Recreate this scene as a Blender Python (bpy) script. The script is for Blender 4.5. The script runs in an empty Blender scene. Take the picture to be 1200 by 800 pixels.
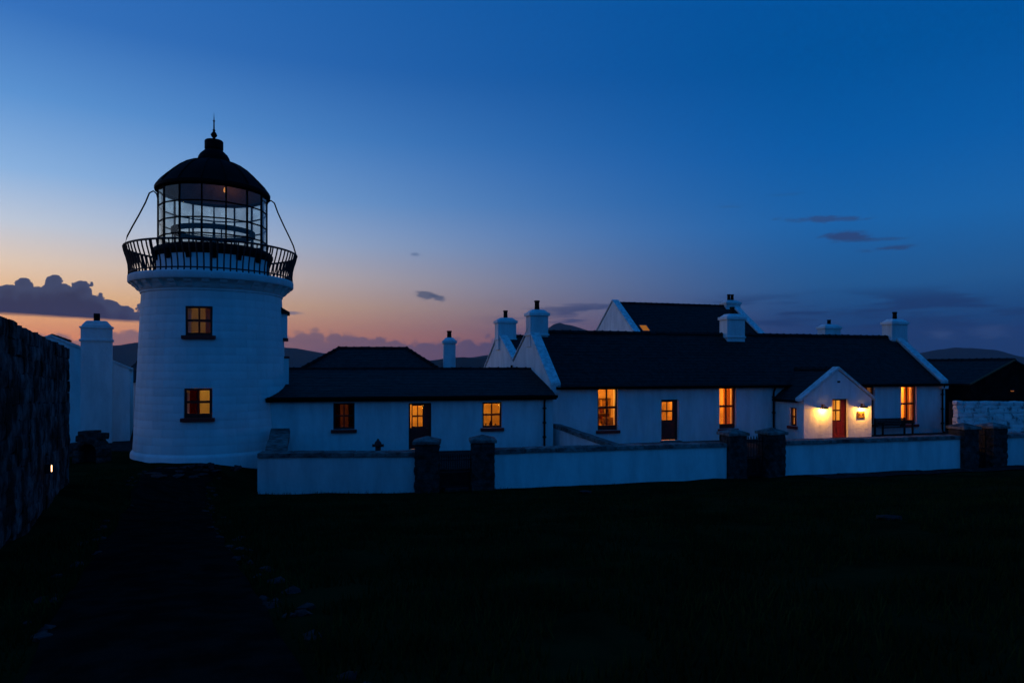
import bpy, bmesh, math, random
import numpy as np
from mathutils import Vector, Matrix, noise as mnoise
random.seed(7)
R = math.radians
S = bpy.context.scene
COL = S.collection

# ------------------------------------------------------------------ camera
CAMZ = 3.5
cam = bpy.data.cameras.new('camera'); co = bpy.data.objects.new('camera', cam); COL.objects.link(co)
co.location = (0, 0, CAMZ); co.rotation_euler = (R(90), 0, 0)
cam.lens = 24.0; cam.sensor_width = 36.0; cam.shift_y = 0.025; cam.clip_start = 0.05; cam.clip_end = 60000
S.camera = co
S.render.engine = 'CYCLES'
S.cycles.use_denoising = True
S.cycles.max_bounces = 7; S.cycles.diffuse_bounces = 4; S.cycles.transparent_max_bounces = 24
S.cycles.volume_bounces = 0
S.cycles.sample_clamp_indirect = 3.0
S.cycles.caustics_reflective = False; S.cycles.caustics_refractive = False
S.view_settings.view_transform = 'Standard'; S.view_settings.look = 'None'
S.view_settings.exposure = 0.0; S.view_settings.gamma = 1.0; S.view_settings.use_curve_mapping = False

def lin(r, g, b):
    f = lambda c: (c/255/12.92) if c/255 <= .04045 else ((c/255+.055)/1.055)**2.4
    return (f(r), f(g), f(b), 1.0)

# ------------------------------------------------------------------ world: dusk sky, sun just set at the left
SUN_AZ = -62.0
W = bpy.data.worlds.new('World'); S.world = W; W.use_nodes = True
wt = W.node_tree; wn = wt.nodes; wl_ = wt.links
for n in list(wn): wn.remove(n)
class X:                                   # tiny expression helper: every operation is a Math node
    def __init__(s, k): s.k = k
    def _op(s, op, *o): return mth(op, s, *o)
    def __add__(s, o): return mth('ADD', s, o)
    __radd__ = __add__
    def __sub__(s, o): return mth('SUBTRACT', s, o)
    def __rsub__(s, o): return mth('SUBTRACT', o, s)
    def __mul__(s, o): return mth('MULTIPLY', s, o)
    __rmul__ = __mul__
    def __truediv__(s, o): return mth('DIVIDE', s, o)
def mth(op, *a):
    n = wn.new('ShaderNodeMath'); n.operation = op
    for i, v in enumerate(a):
        if isinstance(v, X): wl_.new(v.k, n.inputs[i])
        else: n.inputs[i].default_value = v
    return X(n.outputs[0])
def sstep(a, b, x):
    n = wn.new('ShaderNodeMapRange'); n.interpolation_type = 'SMOOTHSTEP'
    wl_.new(x.k, n.inputs['Value']); n.inputs['From Min'].default_value = a; n.inputs['From Max'].default_value = b
    return X(n.outputs[0])
def ramp(x, pts):
    n = wn.new('ShaderNodeValToRGB'); e = n.color_ramp.elements
    while len(e) < len(pts): e.new(0.5)
    for el, (p, c) in zip(e, pts): el.position = p
    for el, (p, c) in zip(e, pts): el.position = p; el.color = c if len(c) == 4 else (*c, 1)
    wl_.new(x.k, n.inputs[0]); return X(n.outputs[0])
def mixc(f, a, b):
    n = wn.new('ShaderNodeMix'); n.data_type = 'RGBA'
    if isinstance(f, X): wl_.new(f.k, n.inputs[0])
    else: n.inputs[0].default_value = f
    for i, v in ((6, a), (7, b)):
        if isinstance(v, X): wl_.new(v.k, n.inputs[i])
        else: n.inputs[i].default_value = v
    return X(n.outputs[2])
def nz(vec, detail=5, rough=.55):
    n = wn.new('ShaderNodeTexNoise'); n.inputs['Scale'].default_value = 1; n.inputs['Detail'].default_value = detail
    n.inputs['Roughness'].default_value = rough; wl_.new(vec.k, n.inputs['Vector']); return X(n.outputs['Fac'])
def cvec(x, y, z):
    n = wn.new('ShaderNodeCombineXYZ')
    for i, v in enumerate((x, y, z)):
        if isinstance(v, X): wl_.new(v.k, n.inputs[i])
        else: n.inputs[i].default_value = v
    return X(n.outputs[0])
tc = wn.new('ShaderNodeTexCoord'); sp = wn.new('ShaderNodeSeparateXYZ'); wl_.new(tc.outputs['Generated'], sp.inputs[0])
dx, dy, dz = (X(o) for o in sp.outputs)
AZ = mth('ARCTAN2', dx, dy) * (180/math.pi)
EL = mth('ARCSINE', dz) * (180/math.pi)
dsun = dx*math.sin(R(SUN_AZ)) + dy*math.cos(R(SUN_AZ))
wsun = mth('POWER', mth('MAXIMUM', dsun, 0.0), 2.15)
zc = mth('MAXIMUM', dz, 0.0)
sun_side = ramp(zc, [(0, lin(238, 126, 66)), (.04, lin(250, 156, 84)), (.085, lin(250, 194, 126)), (.125, lin(236, 208, 178)), (.17, lin(200, 206, 214)),
                     (.23, lin(146, 182, 220)), (.31, lin(98, 150, 206)), (.395, lin(60, 115, 184)), (.6, lin(18, 92, 168)), (1, lin(4, 80, 154))])
far_side = ramp(zc, [(0, lin(24, 50, 98)), (.05, lin(24, 60, 112)), (.11, lin(34, 90, 148)), (.19, lin(26, 101, 172)), (.28, lin(8, 93, 170)),
                     (.38, lin(0, 84, 160)), (.6, lin(2, 82, 158)), (1, lin(4, 80, 154))])
sky_t = wn.new('ShaderNodeTexSky'); sky_t.sky_type = 'NISHITA'; sky_t.sun_disc = False
sky_t.sun_elevation = R(-1.5); sky_t.sun_rotation = R(SUN_AZ); sky_t.ozone_density = 6.0
glow = wn.new('ShaderNodeVectorMath'); glow.operation = 'SCALE'; glow.inputs['Scale'].default_value = 1.3; wl_.new(sun_side.k, glow.inputs[0])
ns = wn.new('ShaderNodeVectorMath'); ns.operation = 'SCALE'; ns.inputs['Scale'].default_value = .15; wl_.new(sky_t.outputs[0], ns.inputs[0])
base = mixc(.04, mixc(wsun, far_side, X(glow.outputs[0])), X(ns.outputs[0]))
# clouds: banks low over the horizon all the way round, a dark cumulus bank near the sunset, a few wisps
n_puff = nz(cvec(dx*55, dy*55, dz*70), 5, .55)
n_str = nz(cvec(dx*9+3, dy*9, dz*75), 5, .6)
vo = wn.new('ShaderNodeTexVoronoi'); vo.feature = 'F1'; vo.inputs['Scale'].default_value = 1
n_w = nz(cvec(dx*120, dy*120, dz*120), 3, .6)
wl_.new(cvec(dx*62 + n_w*.5, dy*62 + n_w*.5, dz*80 + n_w*.4).k, vo.inputs['Vector']); lobes = .62 - X(vo.outputs['Distance'])
n_big = nz(cvec(dx*7+9, dy*7, dz*14), 3, .5)
bank_top = 1.2 + n_big*2.2 + (n_puff-.5)*1.0 + lobes*.8
m_low = sstep(-.22, .25, bank_top - EL)*(.52 + .3*n_str)
c_low = mixc(wsun, lin(24, 54, 102), lin(116, 104, 118))
base = mixc(m_low, base, c_low)
m_str = sstep(.47, .62, n_str + (n_big-.5)*.5)*sstep(1.6, 3.2, EL)*(1.0 - sstep(4.6, 6.2, EL))*(1.0 - sstep(.10, .26, wsun))
base = mixc(m_str*.8, base, mixc(wsun, lin(26, 52, 100), lin(84, 90, 124)))
topc = ramp((AZ + 60.0)/40.0, [(0, (.30,)*3), (.25, (.46,)*3), (.52, (.54,)*3), (.60, (.555,)*3), (.655, (.60,)*3), (.70, (.575,)*3), (.728, (.50,)*3), (.745, (.42,)*3), (.80, (.40,)*3), (.88, (.385,)*3), (.96, (.30,)*3)])
sepc = wn.new('ShaderNodeSeparateColor'); wl_.new(topc.k, sepc.inputs[0])
ctop = X(sepc.outputs[0])*10.0 + (n_puff-.5)*1.0 + lobes*1.25 + .1
m_cu = sstep(-.03, .09, ctop - EL)*sstep(3.28, 3.55, EL + (n_str-.5)*.5 + (AZ + 31.0)*.03)*sstep(-64, -58, AZ)*(1.0 - sstep(-24, -20, AZ))
c_cu = mixc(sstep(.0, 1.6, ctop - EL + (n_big-.5)*1.5), lin(44, 62, 98), lin(18, 38, 76))
base = mixc(m_cu*.96, base, c_cu)
n_fine = nz(cvec(dx*42, dy*42, dz*150), 5, .62)
def wisp(a, e, ra, re, col, soft=.5, tilt=0.0, k=1.6, al=.8):
    global base
    da = (AZ - a)/(ra*1.35); de = (EL - e + (AZ - a)*tilt)/(re*1.35)
    r2 = mth('SQRT', da*da + de*de)
    m = sstep(0.0, soft, 1.0 - r2 + (n_fine-.5)*k)
    m = m*sstep(1.9, 1.2, r2) if False else m*(1.0 - sstep(1.1, 1.7, r2))
    base = mixc(m*al, base, col)
wisp(-7.3, 5.95, .8, .38, lin(72, 84, 112), .6, .12, 2.2)
wisp(-6.2, 5.75, .6, .3, lin(72, 84, 112), .6, .12, 2.2)
wisp(-8.1, 9.3, .5, .16, lin(88, 112, 150), .9)
wisp(24.4, 11.15, 2.6, .22, lin(46, 70, 118), .8, .06, 2.4, .75)
wisp(26.3, 9.75, 1.6, .40, lin(44, 64, 112), .7, .02, 1.8, .85)
wisp(27.9, 9.35, 2.2, .14, lin(40, 70, 120), .8, .03, 2.0, .6)
wisp(28.9, 8.65, 2.1, .17, lin(42, 66, 114), .8, -.02, 2.2, .8)
wisp(17.5, 12.6, 1.2, .12, lin(48, 90, 144), .9, .04, 2.0, .45)
wisp(21.5, 13.2, 1.4, .12, lin(40, 86, 144), .9, .02, 2.0, .35)
wisp(32.2, 2.35, .9, .5, lin(60, 82, 128), .9, al=.45)
wisp(35.0, 2.4, 1.2, .55, lin(56, 78, 124), .9, al=.45)
wisp(-18.0, 4.3, 1.1, .13, lin(120, 112, 132), .8)
bg = wn.new('ShaderNodeBackground'); bg.inputs['Strength'].default_value = 1.0
wl_.new(base.k, bg.inputs[0])
ow = wn.new('ShaderNodeOutputWorld'); wl_.new(bg.outputs[0], ow.inputs[0])

# ------------------------------------------------------------------ materials
MATS = {}
def mat(name, col, rough=.85, var=.25, scale=3.0, bump=0.0, bscale=20.0, spec=.3, metal=0.0, col2=None, lo=.4, hi=.6, streak=None, emit=None, estr=0.0):
    m = bpy.data.materials.new(name); m.use_nodes = True; nt = m.node_tree; N = nt.nodes; L = nt.links
    p = N['Principled BSDF']; p.inputs['Roughness'].default_value = rough; p.inputs['Metallic'].default_value = metal
    p.inputs['Specular IOR Level'].default_value = spec
    t = N.new('ShaderNodeTexCoord'); g = N.new('ShaderNodeNewGeometry')
    a = N.new('ShaderNodeTexNoise'); a.inputs['Scale'].default_value = scale; a.inputs['Detail'].default_value = 6; a.inputs['Roughness'].default_value = .62
    if streak:
        mp = N.new('ShaderNodeMapping'); mp.inputs['Scale'].default_value = streak; L.new(g.outputs['Position'], mp.inputs[0]); L.new(mp.outputs[0], a.inputs['Vector'])
    else: L.new(g.outputs['Position'], a.inputs['Vector'])
    r = N.new('ShaderNodeValToRGB'); L.new(a.outputs['Fac'], r.inputs[0])
    c2 = col2 or tuple(c*(1-var) for c in col)
    r.color_ramp.elements[0].position = lo; r.color_ramp.elements[0].color = (*c2, 1)
    r.color_ramp.elements[1].position = hi; r.color_ramp.elements[1].color = (*col, 1)
    oi = N.new('ShaderNodeObjectInfo'); hs = N.new('ShaderNodeHueSaturation')
    mr = N.new('ShaderNodeMapRange'); mr.inputs['To Min'].default_value = 1-var*.5; mr.inputs['To Max'].default_value = 1+var*.35
    L.new(oi.outputs['Random'], mr.inputs[0]); L.new(mr.outputs[0], hs.inputs['Value']); L.new(r.outputs[0], hs.inputs['Color'])
    L.new(hs.outputs[0], p.inputs['Base Color'])
    if bump:
        b = N.new('ShaderNodeTexNoise'); b.inputs['Scale'].default_value = bscale; b.inputs['Detail'].default_value = 5; L.new(g.outputs['Position'], b.inputs['Vector'])
        bp = N.new('ShaderNodeBump'); bp.inputs['Strength'].default_value = bump; bp.inputs['Distance'].default_value = .03
        L.new(b.outputs['Fac'], bp.inputs['Height']); L.new(bp.outputs[0], p.inputs['Normal'])
    if emit:
        p.inputs['Emission Color'].default_value = (*emit, 1); p.inputs['Emission Strength'].default_value = estr
    MATS[name] = m; return m
mat('white', (.88, .87, .84), .9, .22, 1.0, .6, 5, .12, lo=.32, hi=.62, streak=(2.2, 2.2, .55))
mat('white_block', (.88, .87, .84), .8, .14, 1.0, .35, 9, .2, lo=.32, hi=.62, streak=(2.4, 2.4, .4))
mat('coping_white', (.80, .80, .77), .9, .30, 5, .5, 14, .15)
mat('slate', (.026, .024, .023), .65, .5, 4, .4, 30, .12)
mat('tile_dark', (.020, .020, .020), .8, .4, 6, .3, 30, .06)
mat('stone_dark', (.060, .056, .052), .95, .6, 5, .7, 12, .1)
mat('coping_stone', (.24, .22, .20), .95, .6, 4, .6, 14, .1, col2=(.07, .066, .06), lo=.38, hi=.62)
mat('iron', (.010, .010, .011), .6, .2, 8, .1, 40, .3)
mat('black_metal', (.006, .006, .006), .7, .2, 4, .1, 20, .05)
mat('red_wood', (.38, .026, .018), .6, .25, 6, .1, 40, .3)
mat('dark_frame', (.11, .014, .008), .6, .25, 6, .1, 40, .3)
mat('plaster', (.66, .46, .28), .9, .4, 1.3, .1, 20, .1)
mat('wood', (.20, .10, .045), .7, .3, 6, .1, 30, .2)
mat('floor_wood', (.16, .08, .035), .7, .3, 5, .1, 30, .2)
mat('curtain_cream', (.62, .42, .20), .95, .15, 4, .1, 30, .05)
mat('curtain_red', (.30, .03, .015), .95, .25, 4, .1, 30, .05)
mat('pot', (.035, .018, .012), .9, .4, 8, .2, 20, .1)
mat('brass', (.35, .16, .05), .5, .3, 8, .1, 30, .4, metal=.6)
mat('bulb', (1, .8, .5), .5, .0, emit=(1, .62, .22), estr=30)
mat('bulb_dim', (1, .8, .5), .5, .0, emit=(1, .36, .07), estr=.7)
mat('lining', (.08, .05, .03), .6, .3, 4, .1, 20, .3)
mat('bulb_faint', (.4, .2, .1), .5, .0, emit=(1, .30, .06), estr=.22)
mat('bulb_wall', (1, .8, .5), .5, .0, emit=(1, .50, .20), estr=7)
mat('sign', (.045, .020, .010), .7, .3, 8, .1, 30, .2)
mat('letter', (.30, .18, .07), .6, .1)
mat('rubble_white', (.86, .84, .80), .95, .35, 2.6, .8, 9, .1, col2=(.22, .21, .20), lo=.34, hi=.46)
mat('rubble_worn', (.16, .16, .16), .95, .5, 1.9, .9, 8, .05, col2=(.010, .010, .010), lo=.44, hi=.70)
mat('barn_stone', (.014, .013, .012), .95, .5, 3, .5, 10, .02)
mat('mortar', (.018, .018, .018), 1, .3, 6, .6, 12, .05)
mat('mortar_white', (.04, .04, .04), 1, .4, 6, .6, 12, .05)
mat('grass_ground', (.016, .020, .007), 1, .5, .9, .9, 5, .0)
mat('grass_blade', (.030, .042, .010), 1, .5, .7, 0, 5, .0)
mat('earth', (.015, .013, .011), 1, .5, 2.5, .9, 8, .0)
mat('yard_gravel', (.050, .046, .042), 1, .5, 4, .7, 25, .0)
mat('pale_stone', (.036, .035, .034), .95, .5, 6, .5, 14, .1)
mat('hill', (.030, .034, .026), 1, .4, .002, 0, 5, .0)
mat('sea', (.006, .012, .018), .25, .1, .02, .3, .05, .5)
mat('planter', (.02, .02, .02), .7, .3)
mat('bench_wood', (.030, .018, .012), .8, .4)
mat('lead', (.10, .10, .105), .7, .3, 5, .2, 10, .3)
def glass(name, tint, fac_diff=0.0, dcol=(.6, .7, .75)):
    m = bpy.data.materials.new(name); m.use_nodes = True; nt = m.node_tree; N = nt.nodes; L = nt.links
    N.remove(N['Principled BSDF']); o = N['Material Output']
    tr = N.new('ShaderNodeBsdfTransparent'); tr.inputs[0].default_value = (*tint, 1)
    gl = N.new('ShaderNodeBsdfGlossy'); gl.inputs['Roughness'].default_value = .03
    lw = N.new('ShaderNodeLayerWeight'); lw.inputs[0].default_value = .5
    pw = N.new('ShaderNodeMath'); pw.operation = 'POWER'; pw.inputs[1].default_value = 5; L.new(lw.outputs['Facing'], pw.inputs[0])
    ma = N.new('ShaderNodeMath'); ma.operation = 'MULTIPLY_ADD'; ma.inputs[1].default_value = .6; ma.inputs[2].default_value = .03; L.new(pw.outputs[0], ma.inputs[0])
    mx = N.new('ShaderNodeMixShader'); L.new(ma.outputs[0], mx.inputs[0]); L.new(tr.outputs[0], mx.inputs[1]); L.new(gl.outputs[0], mx.inputs[2])
    last = mx
    if fac_diff:
        d = N.new('ShaderNodeBsdfTranslucent'); d.inputs[0].default_value = (*dcol, 1)
        d2 = N.new('ShaderNodeBsdfDiffuse'); d2.inputs[0].default_value = (*dcol, 1)
        md = N.new('ShaderNodeMixShader'); md.inputs[0].default_value = .5; L.new(d.outputs[0], md.inputs[1]); L.new(d2.outputs[0], md.inputs[2])
        g = N.new('ShaderNodeNewGeometry'); nn = N.new('ShaderNodeTexNoise'); nn.inputs['Scale'].default_value = 2.5; nn.inputs['Detail'].default_value = 5
        L.new(g.outputs['Position'], nn.inputs['Vector'])
        mr = N.new('ShaderNodeMapRange'); mr.inputs['From Min'].default_value = .3; mr.inputs['From Max'].default_value = .7
        mr.inputs['To Min'].default_value = fac_diff*.5; mr.inputs['To Max'].default_value = fac_diff*1.5; L.new(nn.outputs['Fac'], mr.inputs[0])
        m2 = N.new('ShaderNodeMixShader'); L.new(mr.outputs[0], m2.inputs[0]); L.new(mx.outputs[0], m2.inputs[1]); L.new(md.outputs[0], m2.inputs[2]); last = m2
    L.new(last.outputs[0], o.inputs[0]); MATS[name] = m
def cloth(name, col):
    m = bpy.data.materials.new(name); m.use_nodes = True; nt = m.node_tree; N = nt.nodes; L = nt.links; N.remove(N['Principled BSDF'])
    w = N.new('ShaderNodeTexNoise'); w.inputs['Scale'].default_value = 60; h = N.new('ShaderNodeHueSaturation'); h.inputs['Color'].default_value = (*col, 1)
    mr = N.new('ShaderNodeMapRange'); mr.inputs['To Min'].default_value = .8; mr.inputs['To Max'].default_value = 1.15; L.new(w.outputs['Fac'], mr.inputs[0]); L.new(mr.outputs[0], h.inputs['Value'])
    a = N.new('ShaderNodeBsdfDiffuse'); b = N.new('ShaderNodeBsdfTranslucent'); x = N.new('ShaderNodeMixShader'); x.inputs[0].default_value = .6
    L.new(h.outputs[0], a.inputs[0]); L.new(h.outputs[0], b.inputs[0]); L.new(a.outputs[0], x.inputs[1]); L.new(b.outputs[0], x.inputs[2]); L.new(x.outputs[0], N['Material Output'].inputs[0]); MATS[name] = m
cloth('curtain_cream', (.72, .46, .22)); cloth('curtain_red', (.30, .03, .015))
glass('glass', (.93, .93, .91)); glass('lantern_glass', (.985, 1.0, .985), .012, (.88, 1.0, .96)); glass('milky_glass', (.96, 1.0, .98), .28, (.90, 1.0, .95))

# ------------------------------------------------------------------ mesh helpers
class MB:
    def __init__(s): s.v = []; s.f = []
    def add(s, v, f):
        o = len(s.v); s.v += [tuple(p) for p in v]; s.f += [tuple(i+o for i in q) for q in f]; return s
    def box(s, x0, x1, y0, y1, z0, z1):
        return s.add([(x0,y0,z0),(x1,y0,z0),(x1,y1,z0),(x0,y1,z0),(x0,y0,z1),(x1,y0,z1),(x1,y1,z1),(x0,y1,z1)],
                     [(0,3,2,1),(4,5,6,7),(0,1,5,4),(1,2,6,5),(2,3,7,6),(3,0,4,7)])
    def hexa(s, p):   # 8 corners: bottom 4 ccw, top 4 ccw
        return s.add(p, [(0,3,2,1),(4,5,6,7),(0,1,5,4),(1,2,6,5),(2,3,7,6),(3,0,4,7)])
    def prism(s, poly, a, b, axis='x'):   # polygon of (p,q) extruded along an axis
        n = len(poly)
        def P(t, p, q): return (t,p,q) if axis == 'x' else ((p,t,q) if axis == 'y' else (p,q,t))
        v = [P(a,*c) for c in poly] + [P(b,*c) for c in poly]
        return s.add(v, [tuple(range(n))[::-1], tuple(range(n,2*n))] + [(i,(i+1)%n,n+(i+1)%n,n+i) for i in range(n)])
    def lathe(s, prof, n=32, cx=0, cy=0, a0=0.0, closed=False):
        v = []
        for r, z in prof:
            for i in range(n):
                a = a0+2*math.pi*i/n; v.append((cx+r*math.cos(a), cy+r*math.sin(a), z))
        f = []; m = len(prof)
        for j in range(m if closed else m-1):
            k = (j+1) % m
            for i in range(n): f.append((j*n+i, j*n+(i+1)%n, k*n+(i+1)%n, k*n+i))
        if not closed: f.append(tuple(range(n))[::-1]); f.append(tuple((m-1)*n+i for i in range(n)))
        return s.add(v, f)
    def tube(s, pts, r, n=8, caps=True):
        pts = [Vector(p) for p in pts]; v = []; f = []
        rr = r if isinstance(r, (list, tuple)) else [r]*len(pts)
        up = Vector((0,0,1))
        for i, p in enumerate(pts):
            d = (pts[min(i+1,len(pts)-1)]-pts[max(i-1,0)]).normalized()
            a = d.cross(up if abs(d.z) < .95 else Vector((1,0,0))).normalized(); b = d.cross(a)
            for k in range(n):
                t = 2*math.pi*k/n; v.append(p + (a*math.cos(t)+b*math.sin(t))*rr[i])
        for i in range(len(pts)-1):
            for k in range(n): f.append((i*n+k, i*n+(k+1)%n, (i+1)*n+(k+1)%n, (i+1)*n+k))
        if caps: f.append(tuple(range(n))); f.append(tuple((len(pts)-1)*n+k for k in range(n))[::-1])
        return s.add(v, f)
    def mesh(s, name, m, smooth=False):
        me = bpy.data.meshes.new(name); me.from_pydata(s.v, [], s.f)
        bm = bmesh.new(); bm.from_mesh(me); bmesh.ops.recalc_face_normals(bm, faces=bm.faces); bm.to_mesh(me); bm.free()
        if m: me.materials.append(MATS[m])
        if smooth:
            me.polygons.foreach_set('use_smooth', [True]*len(me.polygons))
            try: me.set_sharp_from_angle(angle=R(40))
            except Exception: pass
        return me
    def build(s, name, m, parent=None, smooth=False, bevel=0.0, **k):
        return link(name, s.mesh(name, m, smooth), parent, bevel, **k)
def link(name, me, parent=None, bevel=0.0, loc=None, rot=None, scale=None, kind=None):
    o = bpy.data.objects.new(name, me); COL.objects.link(o); o.parent = parent
    if loc is not None: o.location = loc
    if rot is not None: o.rotation_euler = rot
    if scale is not None: o.scale = scale
    if bevel:
        b = o.modifiers.new('bevel', 'BEVEL'); b.width = bevel; b.segments = 2; b.limit_method = 'ANGLE'
    if kind: o['kind'] = kind
    return o
def tag(o, label, cat, group=None):
    o['label'] = label; o['category'] = cat
    if group: o['group'] = group
    return o
def thing(name, label, cat, loc=(0,0,0), rz=0.0, group=None):
    o = bpy.data.objects.new(name, None); o.empty_display_size = .3; COL.objects.link(o); o.location = loc; o.rotation_euler = (0,0,rz)
    o['kind'] = 'thing'
    return tag(o, label, cat, group)
def sub(name, parent, loc=(0,0,0), rz=0.0):
    o = bpy.data.objects.new(name, None); o.empty_display_size = .2; COL.objects.link(o); o.parent = parent; o.location = loc; o.rotation_euler = (0,0,rz); return o
def lamp(name, parent, loc, watts, col, radius=.08):
    l = bpy.data.lights.new(name, 'POINT'); l.energy = watts; l.color = col; l.shadow_soft_size = radius
    o = bpy.data.objects.new(name, l); COL.objects.link(o); o.parent = parent; o.location = loc; return o
def along(O, ang, px):     # distance along a plan line seen at photo column px
    k = (px-600)/800; c, s_ = math.cos(ang), math.sin(ang)
    return (k*O[1]-O[0])/(c-k*s_)
def zat(py, Y): return CAMZ + (430-py)*Y/800

# ------------------------------------------------------------------ terrain, sea, hills
def wall_y(x): return 23.5 + (x+.6)*.25 if x > -3.5 else 22.75
def lerp_tab(t, tab):
    if t <= tab[0][0]: return tab[0][1]
    for (a, va), (b, vb) in zip(tab, tab[1:]):
        if t <= b:
            k = (t-a)/(b-a); k = k*k*(3-2*k)*.5+k*.5; return va+(vb-va)*k
    return tab[-1][1]
MID = [(-60, 4.5), (-30, 2.2), (-23.5, 1.82), (-19, 1.55), (-14, 1.0), (-9, .3), (-4, -.32), (0, -.67), (8, -.67)]
LFT = [(-60, 4.5), (-30, 2.2), (-23.5, 1.82), (-17, 1.55), (-13, 1.28), (-9, .85), (-4, .30), (-1, .1), (2, -.03), (8, -.03)]
def ground(x, y):
    s = y - wall_y(max(-40, min(60, x)))
    k = min(1, max(0, (-8.6 - x)/3.0 )); k = k*k*(3-2*k)
    h = lerp_tab(s, MID)*(1-k)+lerp_tab(s, LFT)*k
    if y > 62: h -= (y-62)**1.25*.12
    r = math.hypot(x, y-20)
    if r > 70: h -= ((r-70)*.22 if y > -20 else (r-70)*.02)
    h = max(h, -140)
    if s < 3: h += .05*mnoise.noise((x*.6, y*.6, 3)) + .025*mnoise.noise((x*1.9, y*1.9, 7))
    return h
def axis_pts(lo, hi, step, far):
    a = list(np.arange(lo, hi+1e-6, step)); s = step; p = hi
    while p < far: s *= 1.35; p += s; a.append(p)
    s = step; p = lo; b = []
    while p > -far: s *= 1.35; p -= s; b.append(p)
    return b[::-1]+a
xs = axis_pts(-26, 40, .5, 1500); ys = axis_pts(-6, 36, .5, 1500)
V = [(x, y, ground(x, y)) for y in ys for x in xs]; nx = len(xs)
F = [(j*nx+i, j*nx+i+1, (j+1)*nx+i+1, (j+1)*nx+i) for j in range(len(ys)-1) for i in range(nx-1)]
m = MB(); m.v = V; m.f = F
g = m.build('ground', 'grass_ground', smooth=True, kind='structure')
m = MB(); m.lathe([(14000, -100.0)], 96) if False else m.add([(14000*math.cos(2*math.pi*i/96), 14000*math.sin(2*math.pi*i/96), -100) for i in range(96)], [tuple(range(96))])
m.build('sea', 'sea', kind='structure')
# mainland hills across the water, heights above eye level in metres by azimuth
def hill_range(name, r0, prof, seed, depth=2600, amp=.10):
    m = MB(); az = np.linspace(prof[0][0], prof[-1][0], 220); nr = 14
    for a in az:
        hh = lerp_tab(a, prof)
        for j in range(nr):
            t = j/(nr-1); rr = r0 + (t-.45)*depth
            sh = math.sin(math.pi*min(1, t/.9))**1.2 if t < .9 else 0
            n = 1 + amp*(mnoise.noise((a*.35, t*2, seed)) + .6*mnoise.noise((a*1.1, t*4, seed+3)) + .35*mnoise.noise((a*2.7, t*7, seed+5)))
            z = -101.5 + (hh+101.5)*sh*n
            m.v.append((rr*math.sin(R(a)), rr*math.cos(R(a)), z))
    n = len(az)
    m.f = [(i*nr+j, i*nr+j+1, (i+1)*nr+j+1, (i+1)*nr+j) for i in range(n-1) for j in range(nr-1)]
    return m.build(name, 'hill', smooth=True, kind='structure')
D1 = 9000
def pk(tab, D): return [(math.degrees(math.atan((px-600)/800)), (430-py)/math.hypot(800, px-600)*D) for px, py in tab]
hill_range('hill_range', 9500, pk([(-500, 426), (-150, 415), (60, 410), (135, 405), (152, 401), (200, 400), (290, 403), (340, 407), (385, 413), (430, 421), (480, 424), (540, 419), (570, 416), (590, 413), (620, 400), (650, 379), (668, 381), (695, 389), (740, 402), (800, 418), (900, 424), (1000, 426), (1100, 428), (1900, 429)], 9500), 2.0, amp=.05)
hill_range('far_hill', 12600, pk([(880, 431), (980, 424), (1060, 416), (1120, 406), (1160, 409), (1200, 418), (1300, 424), (1700, 428)], 12600), 5.0, 2000, amp=.04)
hill_range('near_hill', 6500, pk([(380, 431), (430, 429), (500, 422), (540, 418), (560, 419), (600, 417), (640, 424), (720, 430)], 6500), 9.0, 1800, amp=.04)
# air between here and the hills
m = MB(); m.box(-14500, 14500, -14500, 14500, -145, 800)
hz = m.build('haze', None, kind='stuff')
hm = bpy.data.materials.new('haze_air'); hm.use_nodes = True; nt = hm.node_tree
nt.nodes.remove(nt.nodes['Principled BSDF']); pv = nt.nodes.new('ShaderNodeVolumePrincipled')
pv.inputs['Density'].default_value = 2.4e-5; pv.inputs['Color'].default_value = (.80, .88, 1, 1); pv.inputs['Anisotropy'].default_value = .2
nt.links.new(pv.outputs[0], nt.nodes['Material Output'].inputs['Volume']); hz.data.materials.append(hm)

# ------------------------------------------------------------------ reusable pieces
def rock_mesh(seed, flat=.7, m_='pale_stone', n=2, amp=.28):
    bm = bmesh.new(); bmesh.ops.create_icosphere(bm, subdivisions=n, radius=1)
    for v in bm.verts:
        c = v.co.copy(); k = 1+amp*mnoise.noise(c*1.1+Vector((seed*7.3, 0, 0)))+amp*.5*mnoise.noise(c*2.4+Vector((0, seed*3.1, 0)))
        v.co = Vector((c.x*k, c.y*k, c.z*k*flat))
    me = bpy.data.meshes.new('stone'); bm.to_mesh(me); bm.free(); me.materials.append(MATS[m_]); return me
def block_mesh(seed, m_, jag=.12):    # a rough squared stone, unit size, front face bulging
    rs = random.Random(seed); bm = bmesh.new(); bmesh.ops.create_cube(bm, size=1)
    bmesh.ops.subdivide_edges(bm, edges=bm.edges, cuts=1, use_grid_fill=True)
    for v in bm.verts:
        k = .5/max(abs(v.co.x), abs(v.co.y), abs(v.co.z)); rr = v.co.normalized()
        v.co = v.co*.72 + rr*.19
        v.co += Vector((rs.uniform(-1, 1), rs.uniform(-1, 1)*.6, rs.uniform(-1, 1)))*jag*.5
    me = bpy.data.meshes.new('stone'); bm.to_mesh(me); bm.free(); me.materials.append(MATS[m_]); return me
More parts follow.
